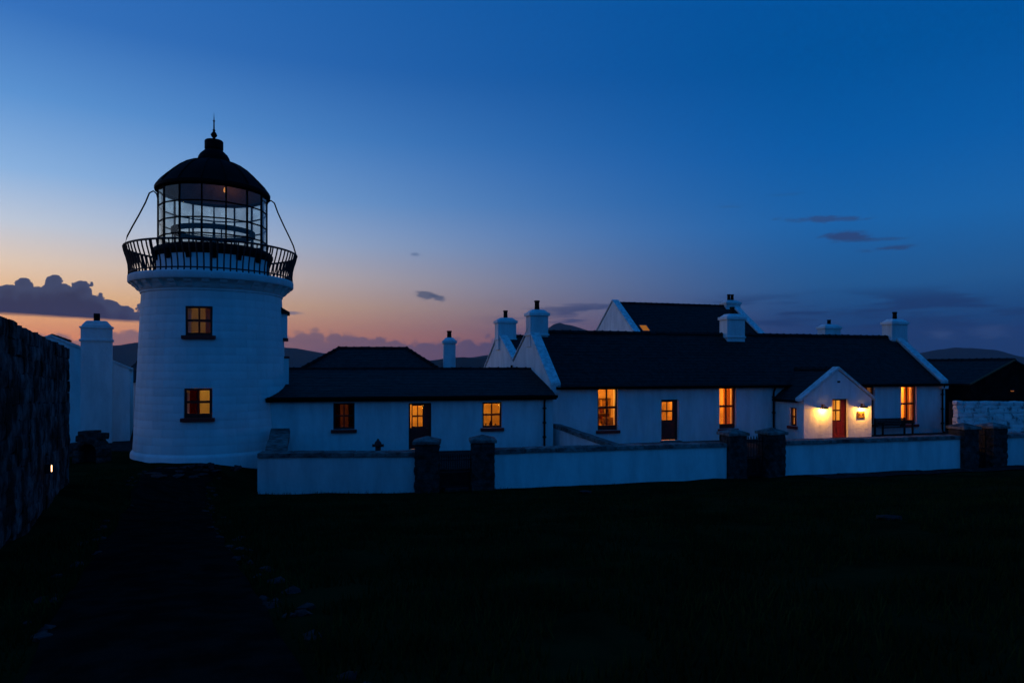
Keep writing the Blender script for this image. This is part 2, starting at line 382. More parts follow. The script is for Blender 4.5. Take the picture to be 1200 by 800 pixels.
def wall_panel(x0, x1, z0, z1, openings, y0=0.0, y1=.45):
    """wall in the local xz plane with rectangular openings (xa, xb, za, zb), front at y0, back at y1"""
    gx = sorted({x0, x1, *[o[0] for o in openings], *[o[1] for o in openings]})
    gz = sorted({z0, z1, *[o[2] for o in openings], *[o[3] for o in openings]})
    m = MB()
    def open_(i, j):
        if i < 0 or j < 0 or i >= len(gx)-1 or j >= len(gz)-1: return None
        cx = (gx[i]+gx[i+1])/2; cz = (gz[j]+gz[j+1])/2
        return any(o[0] < cx < o[1] and o[2] < cz < o[3] for o in openings)
    for i in range(len(gx)-1):
        for j in range(len(gz)-1):
            if open_(i, j): continue
            a, b, c, d = gx[i], gx[i+1], gz[j], gz[j+1]
            m.add([(a,y0,c),(b,y0,c),(b,y0,d),(a,y0,d)], [(0,1,2,3)]); m.add([(a,y1,c),(b,y1,c),(b,y1,d),(a,y1,d)], [(3,2,1,0)])
            for (di, dj, q) in ((-1,0,[(a,y0,c),(a,y0,d),(a,y1,d),(a,y1,c)]), (1,0,[(b,y0,c),(b,y1,c),(b,y1,d),(b,y0,d)]),
                                (0,-1,[(a,y0,c),(a,y1,c),(b,y1,c),(b,y0,c)]), (0,1,[(a,y0,d),(b,y0,d),(b,y1,d),(a,y1,d)])):
                if open_(i+di, j+dj) in (None, True): m.add(q, [(0,1,2,3)])
    bm_v = {}; nv = []; nf = []
    for q in m.f:
        idx = []
        for k in q:
            key = tuple(round(t, 4) for t in m.v[k])
            if key not in bm_v: bm_v[key] = len(nv); nv.append(key)
            idx.append(bm_v[key])
        nf.append(tuple(idx))
    m.v, m.f = nv, nf; return m
def frame_bars(m, x0, x1, z0, z1, y0, y1, t, cols, rows, bar, bottom=None):
    b = bottom or t
    m.box(x0, x1, y0, y1, z1-t, z1); m.box(x0, x1, y0, y1, z0, z0+b); m.box(x0, x0+t, y0, y1, z0+b, z1-t); m.box(x1-t, x1, y0, y1, z0+b, z1-t)
    xa, xb, za, zb = x0+t, x1-t, z0+b, z1-t
    for i in range(1, cols):
        x = xa+(xb-xa)*i/cols; m.box(x-bar/2, x+bar/2, y0+.012, y1-.012, za, zb)
    for j in range(1, rows):
        z = za+(zb-za)*j/rows; m.box(xa, xb, y0+.006, y1-.006, z-bar*.8, z+bar*.8)
    return xa, xb, za, zb
def window(parent, x0, x1, z0, z1, yf=.14, cols=2, rows=2, sill=True, fm='dark_frame', t=.07, bar=.05, bottom=.12, y_out=-.10, over=.09, glassmat='glass'):
    w = sub('window', parent, ((x0+x1)/2, 0, z0)); cx = (x0+x1)/2; hw = (x1-x0)/2; h = z1-z0
    m = MB(); xa, xb, za, zb = frame_bars(m, -hw, hw, 0, h, yf, yf+.09, t, cols, rows, bar, bottom); m.build('frame', fm, w)
    for i in range(cols):
        for j in range(rows):
            pw = (xb-xa)/cols; ph = (zb-za)/rows
            MB().box(xa+i*pw+bar*.4, xa+(i+1)*pw-bar*.4, yf+.040, yf+.046, za+j*ph+bar*.6, za+(j+1)*ph-bar*.6).build('pane', glassmat, w)
    if sill: MB().box(-hw-over, hw+over, y_out, yf+.05, -.14, -.003).build('sill', 'red_wood', w, bevel=.012)
    return w
def door(parent, x0, x1, z0, z1, yf=.16, pane_x=(.0, .78), cols=2, rows=2, split=.46):
    d = sub('door', parent, ((x0+x1)/2, 0, z0)); hw = (x1-x0)/2; h = z1-z0; t = .07
    m = MB(); m.box(-hw, -hw+t, yf-.02, yf+.1, 0, h); m.box(hw-t, hw, yf-.02, yf+.1, 0, h); m.box(-hw+t, hw-t, yf-.02, yf+.1, h-t, h); m.build('door_frame', 'dark_frame', d)
    zs = h*split; xl = -hw+t+.003; xr = hw-t-.003
    m = MB(); m.box(xl, xr, yf+.01, yf+.06, .02, zs)
    for k in range(3):
        a = xl+.09+k*(xr-xl-.1)/3; m.box(a, a+(xr-xl-.1)/3-.05, yf-.004, yf+.009, .14, zs-.1)
    m.build('lower_panel', 'red_wood', d)
    wl = xl+(xr-xl)*pane_x[0]; wr = xl+(xr-xl)*pane_x[1]
    m = MB(); xa, xb, za, zb = frame_bars(m, wl, wr, zs+.003, h-t-.003, yf+.01, yf+.06, .05, cols, rows, .045, .06); m.build('sash', 'dark_frame', d)
    for i in range(cols):
        for j in range(rows):
            pw = (xb-xa)/cols; ph = (zb-za)/rows
            MB().box(xa+i*pw+.015, xa+(i+1)*pw-.015, yf+.030, yf+.036, za+j*ph+.03, za+(j+1)*ph-.03).build('pane', 'glass', d)
    if wr < xr-.02: MB().box(wr+.003, xr, yf+.012, yf+.058, zs+.003, h-t-.003).build('stile', 'red_wood', d)
    m = MB(); m.tube([(xr-.05, yf+.01, zs-.02), (xr-.05, yf-.05, zs-.02), (xr-.15, yf-.05, zs-.02)], .012, 6); m.build('handle', 'brass', d)
    MB().box(-hw-.05, hw+.05, -.25, yf+.1, -.12, -.004).build('threshold', 'coping_stone', d, bevel=.01)
    return d
def room(parent, x0, x1, z0, z1, y0, y1, watts, lx=.0, lz=.35, ly=.45, col=(1, .40, .05)):
    """five inner faces of a small lit room behind an opening, plus its ceiling lamp"""
    m = MB(); t = .06
    m.box(x0-t, x1+t, y1, y1+t, z0-t, z1+t); m.box(x0-t, x0, y0, y1-.002, z0, z1); m.box(x1, x1+t, y0, y1-.002, z0, z1); m.box(x0-t, x1+t, y0, y1-.002, z1, z1+t)
    m.build('room_wall', 'plaster', parent)
    MB().box(x0-t, x1+t, y0, y1-.002, z0-t, z0-.001).build('room_floor', 'floor_wood', parent)
    lamp('room_light', parent, ((x0+x1)/2+lx, y0+(y1-y0)*ly, z1-lz), watts, col, .10)
def curtain(parent_m, x0, x1, z0, z1, y, m_, label, folds=5):
    m = MB(); n = folds*6; pts = []
    for i in range(n+1):
        u = i/n; pts.append((x0+(x1-x0)*u, y+.03*math.sin(u*folds*2*math.pi)+.012*math.sin(u*17)))
    v = []
    for zz in (z0, (z0+z1)/2, z1):
        for (a, b) in pts: v.append((a, b+.01*(zz == z0), zz))
    for zz in (z0, (z0+z1)/2, z1):
        for (a, b) in pts: v.append((a, b+.008+.01*(zz == z0), zz))
    k = n+1; f = []
    for s_ in (0, 3*k):
        for j in range(2):
            for i in range(n): f.append((s_+j*k+i, s_+j*k+i+1, s_+(j+1)*k+i+1, s_+(j+1)*k+i))
    m.add(v, f); me = m.mesh('curtain', m_, True); o = link('curtain', me); o.matrix_world = parent_m.copy()
    tag(o, label, 'curtain', 'curtains behind the lit windows'); return o
def slate_field(name, parent, P, U, Vv, L, H, rng=None, w=.30, e=.22, m_='slate', seed=1):
    """overlapping slates on a slope: P eave corner, U along the eave, Vv up the slope (unit)"""
    rs = random.Random(seed); P = Vector(P); U = Vector(U).normalized(); Vv = Vector(Vv).normalized(); Nn = U.cross(Vv).normalized()
    if Nn.z < 0: Nn = -Nn
    m = MB(); rows = int(math.ceil(H/e))
    for r in range(rows):
        v0 = r*e; v1 = min(H, v0+e*1.25)
        xa, xb = rng(v0/H) if rng else (0, L)
        x = xa + (-w/2 if r % 2 else 0)*1.0
        while x < xb:
            a = max(x, xa)+.003; b = min(x+w, xb)-.003; x += w
            if b-a < .03: continue
            j = rs.uniform(-.008, .008); up = .016+rs.uniform(-.003, .006)
            q = []
            for (uu, vv, h0) in ((a, v0+j, up), (b, v0+j, up+rs.uniform(-.002, .002)), (b, v1, .003), (a, v1, .003)): q.append((P+U*uu+Vv*vv, h0))
            m.hexa([p+Nn*(h-.010) for p, h in q]+[p+Nn*h for p, h in q])
    o = m.build(name, m_, parent, kind='stuff'); return o
def ridge_tiles(parent, A, B, n, r=.11, m_='tile_dark'):
    A = Vector(A); B = Vector(B); d = (B-A)/n; L = d.length
    m = MB(); prof = [(-r*1.35, -r*.75), (-r*.75, -.005), (-r*.25, r*.40), (r*.25, r*.40), (r*.75, -.005), (r*1.35, -r*.75)]
    m.prism([(p, q) for p, q in prof], .0, L*1.03, 'x'); m.prism([(p*1.12, q*1.0+.022) for p, q in prof], L*.90, L*1.05, 'x')
    me = m.mesh('ridge_tile', m_); a = math.atan2(d.y, d.x)
    for i in range(n):
        o = link('ridge_tile', me, parent, loc=A+d*i+Vector((0, 0, random.uniform(-.008, .008))), rot=(random.uniform(-.02, .02), -math.asin(d.z/L), a+random.uniform(-.012, .012)))
def chimney(parent, x, y, z0, z1, w, d, pots=1, pot_h=.42, m_='white'):
    c = sub('chimney', parent, (x, y, z0)); H = z1-z0
    MB().box(-w/2, w/2, -d/2, d/2, 0, H-.32).build('stack', m_, c, bevel=.015)
    MB().box(-w/2-.045, w/2+.045, -d/2-.045, d/2+.045, .30*H, .30*H+.09).build('string_course', m_, c, bevel=.02)
    MB().box(-w/2-.07, w/2+.07, -d/2-.07, d/2+.07, H-.319, H-.16).build('cap_band', m_, c, bevel=.02)
    m = MB(); a, b = w/2+.02, d/2+.02
    m.hexa([(-a,-b,H-.159),(a,-b,H-.159),(a,b,H-.159),(-a,b,H-.159),(-a*.62,-b*.62,H),(a*.62,-b*.62,H),(a*.62,b*.62,H),(-a*.62,b*.62,H)]); m.build('flaunching', m_, c, bevel=.03)
    for k in range(pots):
        px = (k-(pots-1)/2)*.30
        MB().lathe([(.125, H-.04), (.11, H+pot_h*.8), (.135, H+pot_h*.82), (.135, H+pot_h), (.09, H+pot_h), (.085, H+pot_h*.5)], 14, px, 0).build('chimney_pot', 'pot', c, smooth=True)
    return c
def gutter(parent, x0, x1, y, z, name='gutter'):
    m = MB(); prof = [(-.07, .055), (-.072, .0), (-.05, -.055), (0, -.078), (.05, -.055), (.072, 0), (.07, .055)]
    m.prism([(y+p, z+q) for p, q in prof], x0, x1, 'x'); return m.build(name, 'black_metal', parent)
def downpipe(parent, x, y, z0, z1):
    m = MB(); m.tube([(x, y-.18, z1), (x, y-.17, z1-.1), (x, y-.09, z1-.24), (x, y-.08, z1-.34), (x, y-.08, z0+.2), (x, y-.10, z0+.06), (x, y-.2, z0+.02)], .045, 8)
    for zz in (z0+.5, (z0+z1)/2, z1-.5): m.box(x-.07, x+.07, y-.13, y-.02, zz-.03, zz+.03)
    return m.build('downpipe', 'black_metal', parent, smooth=False)

# ================================================================== LIGHTHOUSE
TX, TY = -12.31, 28.2
PHC = math.atan2(-TY, -TX)                 # direction from the tower axis towards the viewer
PHW = R(-77.5)                             # the two windows
lh = thing('lighthouse', 'squat white round lighthouse tower with black railed gallery and glazed lantern', 'lighthouse', (TX, TY, 0))
CH = .3075; Z0 = .25
def trad(z): return 2.95 - (z-Z0)*(.29/6.15)
WH = .48/2.78
tw = [(PHW-WH, PHW+WH, 4, 8), (PHW-WH, PHW+WH, 14, 18)]
angs = sorted({*(PHW+WH+(2*math.pi-2*WH)*i/46 for i in range(47)), PHW-WH+2*math.pi, PHW+2*math.pi})
angs = [PHW+WH+(2*math.pi-2*WH)*i/46 for i in range(47)] + [PHW+2*math.pi-WH/2, PHW+2*math.pi, PHW+2*math.pi+WH/2]
na = len(angs)
m = MB(); v = []
for layer, dr in ((0, -.016), (1, -.5)):
    for k in range(21):
        for a in angs:
            r = trad(Z0+k*CH)+dr; v.append((r*math.cos(a), r*math.sin(a), Z0+k*CH))
def vi(layer, k, i): return layer*21*na + k*na + i % na
f = []
def is_open(k, i): return i % na >= 46 and any(a <= k < b for _, _, a, b in tw)
for k in range(20):
    for i in range(na):
        if is_open(k, i): continue
        f.append((vi(0,k,i), vi(0,k,i+1), vi(0,k+1,i+1), vi(0,k+1,i))); f.append((vi(1,k,i), vi(1,k+1,i), vi(1,k+1,i+1), vi(1,k,i+1)))
        if is_open(k, i+1): f.append((vi(0,k,i+1), vi(1,k,i+1), vi(1,k+1,i+1), vi(0,k+1,i+1)))
        if is_open(k, i-1): f.append((vi(0,k,i), vi(0,k+1,i), vi(1,k+1,i), vi(1,k,i)))
        if k < 19 and is_open(k+1, i): f.append((vi(0,k+1,i), vi(0,k+1,i+1), vi(1,k+1,i+1), vi(1,k+1,i)))
        if k > 0 and is_open(k-1, i): f.append((vi(0,k,i), vi(1,k,i), vi(1,k,i+1), vi(0,k,i+1)))
m.add(v, f); m.build('tower_shell', 'white_block', lh, smooth=True)
# courses of dressed blocks, each a shallow curved slab standing proud of the joints
NB = 20; rest = MB()
def curved_block(mb, a, b, k, j=.006, proud=.0):
    z0 = Z0+k*CH+j*.5; z1 = Z0+(k+1)*CH-j*.5; n = max(2, int((b-a)/R(5)))
    da = j*.5/2.8; a += da; b -= da; v = []
    for (zz, dr) in ((z0, -.02), (z0, -.004), (z0+.014, 0), (z1-.014, 0), (z1, -.004), (z1, -.02)):
        for i in range(n+1):
            t = a+(b-a)*i/n; e = (-.004 if (i in (0, n) and dr == 0) else 0); r = trad(zz)+dr+e+proud
            v.append((r*math.cos(t), r*math.sin(t), zz))
    f = [(q*(n+1)+i, q*(n+1)+i+1, (q+1)*(n+1)+i+1, (q+1)*(n+1)+i) for q in range(5) for i in range(n)]
    f += [tuple(q*(n+1) for q in range(6))[::-1], tuple(q*(n+1)+n for q in range(6))]
    mb.add(v, f)
for k in range(20):
    opens = [(a, b) for a, b, c, d in tw if c <= k < d]
    for i in range(NB):
        a = PHW + 2*math.pi*(i+(.5 if k % 2 else 0)+.5)/NB + random.uniform(-.012, .012)*0; b = a + 2*math.pi/NB
        segs = [(a, b)]
        for oa, ob in opens:
            new = []
            for s0, s1 in segs:
                for sh in (0, 2*math.pi):
                    pass
                lo, hi = oa+2*math.pi, ob+2*math.pi
                for (l, h) in ((oa, ob), (lo, hi)):
                    if s1 > l and s0 < h:
                        if s0 < l: new.append((s0, l))
                        if s1 > h: new.append((h, s1))
                        break
                else: new.append((s0, s1))
            segs = new
        for s0, s1 in segs:
            if s1-s0 < .04: continue
            mid = (s0+s1)/2; vis = math.cos(mid-PHC) > -.02; pr = random.uniform(-.001, .001)
            if vis:
                mb = MB(); curved_block(mb, s0, s1, k, proud=pr); mb.build('block', 'white_block', lh, smooth=True)
            else: curved_block(rest, s0, s1, k, proud=pr)
rest.build('rear_blockwork', 'white_block', lh, smooth=True, kind='stuff')
MB().lathe([(3.04, -.6), (3.04, .10), (3.02, .17), (2.96, .245), (2.5, .246)], 64).build('plinth', 'white_block', lh, smooth=True)
for zz in (.30, 3.65, 6.30): MB().lathe([(2.40, zz-.05), (2.40, zz)], 32).build('floor_slab', 'floor_wood', lh)
prof = [(2.3, 6.405), (2.70, 6.405), (2.70, 6.47), (2.76, 6.52), (2.80, 6.64), (2.88, 6.74), (3.00, 6.79), (3.10, 6.80), (3.13, 6.84), (3.13, 7.05), (3.09, 7.09), (2.1, 7.12)]
MB().lathe(prof, 72).build('gallery', 'white_block', lh, smooth=True)
mb = MB(); mb.prism([(2.68, 6.53), (2.80, 6.53), (2.84, 6.57), (2.88, 6.64), (2.98, 6.70), (3.04, 6.795), (2.72, 6.795)], -.13, .13, 'y')
me = MB(); me.v = [(x_, y_, z_) for x_, y_, z_ in mb.v]; me.f = mb.f; cm = me.mesh('corbel', 'white_block')
for i in range(30): link('corbel', cm, lh, rot=(0, 0, 2*math.pi*i/30))
# railing
pts = [(3.055, 0, 7.09), (3.04, 0, 7.25), (3.06, 0, 7.45), (3.12, 0, 7.70), (3.21, 0, 7.98), (3.26, 0, 8.20)]
bal = MB().tube(pts, .029, 6).mesh('baluster', 'iron', True)
for i in range(84): link('baluster', bal, lh, rot=(0, 0, 2*math.pi*i/84))
def ring(r, z, rt, n=72): return MB().lathe([(r+rt*math.cos(2*math.pi*k/8), z+rt*math.sin(2*math.pi*k/8)) for k in range(8)], n, closed=True)
ring(3.26, 8.21, .042).build('handrail', 'iron', lh, smooth=True)
ring(3.045, 7.20, .028).build('bottom_rail', 'iron', lh, smooth=True)
post = MB().tube([(3.10, 0, 6.90), (3.08, 0, 7.25), (3.10, 0, 7.5), (3.16, 0, 7.75), (3.24, 0, 8.0), (3.28, 0, 8.20)], .032, 6).mesh('railing_post', 'iron', True)
for i in range(9): link('railing_post', post, lh, rot=(0, 0, 2*math.pi*(i+.3)/9))
# drum, walkway, lantern
MB().lathe([(2.16, 7.10), (2.16, 7.98)], 60).build('drum', 'white_block', lh, smooth=True)
MB().lathe([(2.17, 7.88), (2.24, 8.00), (2.31, 8.03), (2.31, 8.13), (2.22, 8.24), (2.14, 8.26), (1.2, 8.262)], 60).build('lantern_base', 'black_metal', lh, smooth=True)
bk = MB(); bk.prism([(2.15, 7.70), (2.19, 7.68), (2.25, 7.86), (2.30, 8.02), (2.17, 8.02)], -.10, .10, 'y'); bkm = bk.mesh('bracket', 'black_metal')
for i in range(15): link('bracket', bkm, lh, rot=(0, 0, PHC+R(24)*i))
NS = 15; LR = 2.06; ROWS = [8.26, 8.66, 9.27, 9.91, 10.58]
va = [PHC+R(12)+R(24)*i for i in range(NS)]
mu = MB().box(LR-.045, LR+.03, -.028, .028, 8.25, 10.62).mesh('mullion', 'black_metal')
for a in va: link('mullion', mu, lh, rot=(0, 0, a))
for z in ROWS[0:]:
    t = .05 if z in (ROWS[0], ROWS[-1]) else .024
    MB().lathe([(LR-.03, z-t), (LR+.022, z-t), (LR+.022, z+t), (LR-.03, z+t)], NS, a0=va[0], closed=True).build('transom', 'black_metal', lh)
for a in va:
    a2 = a+R(24); c = Vector((math.cos(a), math.sin(a), 0))*LR; d = Vector((math.cos(a2), math.sin(a2), 0))*LR; nrm = Vector((math.cos((a+a2)/2), math.sin((a+a2)/2), 0))
    e = (d-c).normalized()*.02
    for j in range(4):
        z0, z1 = ROWS[j]+.02, ROWS[j+1]-.02; p = [c+e, d-e]
        q = [Vector((w.x, w.y, 0)) for w in p]
        mb = MB(); i_ = nrm*-.004; o_ = nrm*.004
        mb.hexa([q[0]+o_+Vector((0,0,z0)), q[1]+o_+Vector((0,0,z0)), q[1]+i_+Vector((0,0,z0)), q[0]+i_+Vector((0,0,z0)), q[0]+o_+Vector((0,0,z1)), q[1]+o_+Vector((0,0,z1)), q[1]+i_+Vector((0,0,z1)), q[0]+i_+Vector((0,0,z1))])
        mb.build('pane', 'lantern_glass' if math.cos((a+a2)/2-PHC) > -.1 else 'milky_glass', lh)  # panes on the rear half are whiter and milkier than the front ones
dome = [(2.14, 10.60), (2.20, 10.60), (2.20, 10.72), (2.13, 10.78), (1.95, 11.03), (1.70, 11.29), (1.42, 11.54), (1.13, 11.74), (.84, 11.88), (.60, 11.96)]
inner = [(.55, 11.92), (1.10, 11.69), (1.66, 11.25), (2.05, 10.80)]
MB().lathe(dome+inner, 30, a0=va[0], closed=True).build('dome', 'black_metal', lh, smooth=True)
MB().lathe([(.55, 11.905), (1.10, 11.67), (1.64, 11.23), (2.03, 10.79), (2.03, 10.66), (1.99, 10.66), (1.60, 11.20), (1.08, 11.64), (.55, 11.87)], 30, a0=va[0], closed=True).build('dome_lining', 'lining', lh, smooth=True)
rib = MB(); rp = [(2.13, 10.78), (1.95, 11.03), (1.70, 11.29), (1.42, 11.54), (1.13, 11.74), (.84, 11.88), (.60, 11.96)]
rib.tube([(r+.008, 0, z+.008) for r, z in rp], .028, 5); rm = rib.mesh('dome_rib', 'black_metal')
for a in va: link('dome_rib', rm, lh, rot=(0, 0, a))
MB().lathe([(.62, 11.90), (.63, 12.00), (.60, 12.12), (.53, 12.25), (.42, 12.36), (.34, 12.43), (.33, 12.46), (.36, 12.48), (.36, 12.80), (.33, 12.84), (.10, 12.87)], 32).build('ventilator', 'black_metal', lh, smooth=True)
MB().lathe([(.05, 12.84), (.05, 12.95), (.11, 13.02), (.13, 13.08), (.09, 13.16), (.04, 13.22), (.06, 13.27), (.03, 13.32), (.025, 13.62), (.05, 13.65), (.02, 13.69), (.012, 13.82), (.003, 14.0)], 12).build('finial', 'black_metal', lh, smooth=True)
MB().lathe([(2.05, 8.262), (2.05, 8.30)], 30).build('lantern_floor', 'black_metal', lh)
ring_b = MB(); ring_b.lathe([(1.50, 8.92), (1.60, 8.92), (1.60, 9.12), (1.50, 9.12)], 40, closed=True)
for i in range(8):
    a = PHC+R(45)*i+R(10); ring_b.tube([(1.55*math.cos(a), 1.55*math.sin(a), 8.3), (1.55*math.cos(a), 1.55*math.sin(a), 8.98)], .025, 6)
ring_b.build('inner_rail', 'black_metal', lh)
MB().lathe([(.30, 8.30), (.30, 8.36), (.07, 8.42), (.045, 9.35), (.07, 9.40), (.03, 9.50), (.03, 9.85)], 12).build('lamp_pedestal', 'black_metal', lh, smooth=True)
dv = Vector((math.cos(PHC+math.pi/2), math.sin(PHC+math.pi/2), 0)); bk_ = Vector((math.cos(PHC), math.sin(PHC), 0))
def LP(s_, b, z): p = dv*s_ + bk_*b; return (p.x, p.y, z)
MB().tube([LP(-.95, -.6, 8.3), LP(-.95, -.6, 9.75), LP(-.50, -.6, 9.72), LP(-.50, -.6, 8.3)], .022, 6).build('door_frame', 'black_metal', lh)
bo = sub('ceiling_lamp', lh, LP(.42, -.9, 11.02))
MB().lathe([(.0, .16), (.02, .15), (.02, .45)], 8).build('lamp_rod', 'black_metal', bo); MB().lathe([(.01, -.05), (.05, -.02), (.05, .05), (.02, .15)], 10).build('bulb', 'bulb_dim', bo, smooth=True)
lamp('lantern_light', lh, LP(.42, -1.0, 10.95), 6.0, (1, .42, .12), .06)
# bowed conductor pipes from the dome eave to the handrail
def pipe(sgn, ang):
    d = Vector((math.cos(ang), math.sin(ang), 0)); t = Vector((-d.y, d.x, 0))*sgn
    P = [(2.02, 10.05), (2.10, 10.42), (2.22, 10.52), (2.36, 10.42), (2.50, 10.02), (2.74, 9.48), (2.96, 9.02), (3.12, 8.66), (3.25, 8.20)]
    return MB().tube([d*r+Vector((0, 0, z)) for r, z in P], .03, 7).build('conductor_pipe', 'black_metal', lh, smooth=True)
pipe(1, PHC-R(88)); pipe(-1, PHC+R(82))
# tower windows
for (z0, z1, fw) in ((Z0+4*CH, Z0+8*CH, 0), (Z0+14*CH, Z0+18*CH, 1)):
    w = window(lh, -.47, .47, z0+.13, z1-.005, yf=.05, t=.075, bar=.055, bottom=.10 if fw else .16, y_out=-.13, over=.12)
    rr = trad((z0+z1)/2)
    w.location = (rr*math.cos(PHW), rr*math.sin(PHW), z0+.13); w.rotation_euler = (0, 0, PHW+math.pi/2)
lamp('room_light', lh, (.3, .3, 3.0), 50, (1, .43, .06), .12); lamp('room_light', lh, (.3, .3, 6.0), 14, (1, .44, .07), .12)
tm = Matrix.Translation((TX, TY, 0)) @ Matrix.Rotation(PHW+math.pi/2, 4, 'Z')
curtain(tm, -.47, -.08, 1.55, 2.65, -2.15, 'curtain_red', 'brown curtain drawn aside at left in the lower tower window', 4)
curtain(tm, .26, .47, 1.55, 2.65, -2.15, 'curtain_cream', 'pale curtain hanging at right in the lower tower window', 3)
curtain(tm, .10, .46, 4.7, 5.75, -2.05, 'curtain_cream', 'dim curtain hanging inside the upper tower window', 4)
# small projecting side window on the far right flank of the tower
sa = R(18); bay = sub('side_bay', lh, (2.62*math.cos(sa), 2.62*math.sin(sa), 0), sa+math.pi/2)
MB().box(-.42, .42, -.26, .3, 4.72, 5.72).build('bay_wall', 'white_block', bay)
mb = MB(); mb.prism([(-.36, 5.72), (-.36, 5.80), (.25, 6.16), (.30, 5.72)], -.52, .52, 'x'); mb.build('bay_hood', 'slate', bay)
MB().box(-.45, .45, -.30, .3, 4.60, 4.716).build('bay_sill', 'red_wood', bay)
MB().box(-.36, .36, -.32, .3, -.1, 3.86).build('lower_wall', 'white_block', bay); MB().box(-.38, .38, -.35, .3, 3.864, 3.95).build('lower_sill', 'red_wood', bay)

# ================================================================== LOW RANGE (between tower and cottage)
LA = R(11.5); LO = (1.66, 29.5)
low = thing('low_range', 'long low white outbuilding with shallow slate roof between tower and cottage', 'building', (LO[0], LO[1], 0), LA)
def lu(px): return along(LO, LA, px)
def lY(px): return LO[1]+lu(px)*math.sin(LA)
LE, LRZ, LRY = 2.28, 3.38, 3.57; LX0, LX1 = -11.9, .12
o1 = (lu(390.5), lu(415.5), zat(503, lY(403)), zat(472, lY(403)))
o2 = (lu(479), lu(505.5), .08, zat(472, lY(492)))
o3 = (lu(565.5), lu(588), zat(501, lY(577)), zat(471, lY(577)))
wall_panel(LX0, LX1, -.3, LE-.04, [o1, o2, o3]).build('front_wall', 'white', low)
MB().box(LX0, LX1, 2*LRY-.4, 2*LRY, -.3, LE-.04).build('back_wall', 'white', low)
MB().prism([(.46, -.3), (.46, LE-.04), (LRY, LRZ-.10), (2*LRY-.41, LE-.04), (2*LRY-.41, -.3)], LX1-.3, LX1, 'x').build('end_wall', 'white', low)
rf = sub('roof', low); sl = (LRZ-LE)/LRY
mb = MB(); mb.prism([(-.22, LE-.22*sl-.02), (-.22, LE-.22*sl+.02), (LRY, LRZ), (2*LRY+.22, LE-.22*sl+.02), (2*LRY+.22, LE-.22*sl-.02), (LRY, LRZ-.08)], LX0, LX1+.1, 'x'); mb.build('roof_deck', 'slate', rf)
vv = Vector((0, LRY+.24, sl*(LRY+.24))); slate_field('slates', rf, (LX0, -.24, LE-.24*sl+.03), (1, 0, 0), vv, LX1+.1-LX0, vv.length, seed=3)
ridge_tiles(rf, (LX0, LRY, LRZ+.06), (LX1+.05, LRY, LRZ+.06), 27)
gutter(low, LX0+.3, LX1+.12, -.30, LE-.03)
MB().box(LX0, LX1+.10, -.215, .0, LE-.17, LE-.052).build('fascia', 'black_metal', low)
downpipe(low, lu(637.5), 0, 0, LE-.05)
window(low, *o1, yf=.10, bottom=.09); window(low, *o3, yf=.10, bottom=.09)
door(low, *o2, yf=.12, pane_x=(.06, .70))
for (o, wt_, c) in ((o1, 4.5, (1, .26, .10)), (o2, 70, (1, .44, .05)), (o3, 60, (1, .43, .05))):
    cx = (o[0]+o[1])/2; room(low, cx-1.25, cx+1.25, .05, LE-.12, .47, 3.0, wt_, col=c)
lm = Matrix.Translation((LO[0], LO[1], 0)) @ Matrix.Rotation(LA, 4, 'Z')
curtain(lm, o1[0], o1[0]+.26, o1[2], o1[3], .34, 'curtain_red', 'dark red curtain at left in the small window nearest the tower', 3)
curtain(lm, o1[1]-.26, o1[1], o1[2], o1[3], .34, 'curtain_red', 'dark red curtain at right in the small window nearest the tower', 3)

for k, (dx_, h_, r_, lb) in enumerate(((-.22, .17, .05, 'small dark jar at left on the sill of the lit window beside the downpipe'), (-.02, .26, .055, 'taller dark bottle on the sill of the lit window beside the downpipe'), (.20, .14, .06, 'squat dark jar at right on the sill of the lit window beside the downpipe'))):
    o = thing('jar', lb, 'jar', lm @ Vector(((o3[0]+o3[1])/2+dx_, .33, o3[2])), LA, 'jars on the window sill')
    MB().lathe([(r_*.9, 0), (r_, .02), (r_, h_*.65), (r_*.55, h_*.8), (r_*.5, h_*.9)], 12).build('body', 'dark_frame', o, smooth=True); MB().lathe([(r_*.6, h_*.9), (r_*.6, h_)], 12).build('lid', 'iron', o)
# hipped building behind
HX, HY = -7.45, 36.6
hip = thing('hip_roof_building', 'building with dark hipped slate roof rising behind the low range', 'building', (HX, HY, 0), R(9))
hw, hd, he, hr, hl = 3.95, 3.2, 3.02, 4.50, 1.78
MB().box(-hw+.25, hw-.25, -hd+.25, hd-.25, -.3, he-.02).build('wall', 'white', hip)
rf = sub('roof', hip); mb = MB()
mb.add([(-hw,-hd,he),(hw,-hd,he),(hw,hd,he),(-hw,hd,he),(-hl,0,hr),(hl,0,hr),(-hw,-hd,he-.08),(hw,-hd,he-.08),(hw,hd,he-.08),(-hw,hd,he-.08)],
       [(0,1,5,4),(1,2,5),(2,3,4,5),(3,0,4),(0,6,7,1),(1,7,8,2),(2,8,9,3),(3,9,6,0),(9,8,7,6)]); mb.build('roof_deck', 'slate', rf)
vv = Vector((0, hd, hr-he)); slate_field('slates', rf, (-hw, -hd, he+.004), (1,0,0), vv, 2*hw, vv.length, lambda t: ((hw-hl)*t, 2*hw-(hw-hl)*t), seed=4)
vv = Vector((-(hw-hl), 0, hr-he)); slate_field('slates', rf, (hw, -hd, he+.004), (0,1,0), vv, 2*hd, vv.length, lambda t: (hd*t, 2*hd-hd*t), seed=5)
vv = Vector(((hw-hl), 0, hr-he)); slate_field('slates', rf, (-hw, -hd, he+.004), (0,1,0), vv, 2*hd, vv.length, lambda t: (hd*t, 2*hd-hd*t), seed=6)
ridge_tiles(rf, (-hl, 0, hr+.05), (hl, 0, hr+.05), 9)
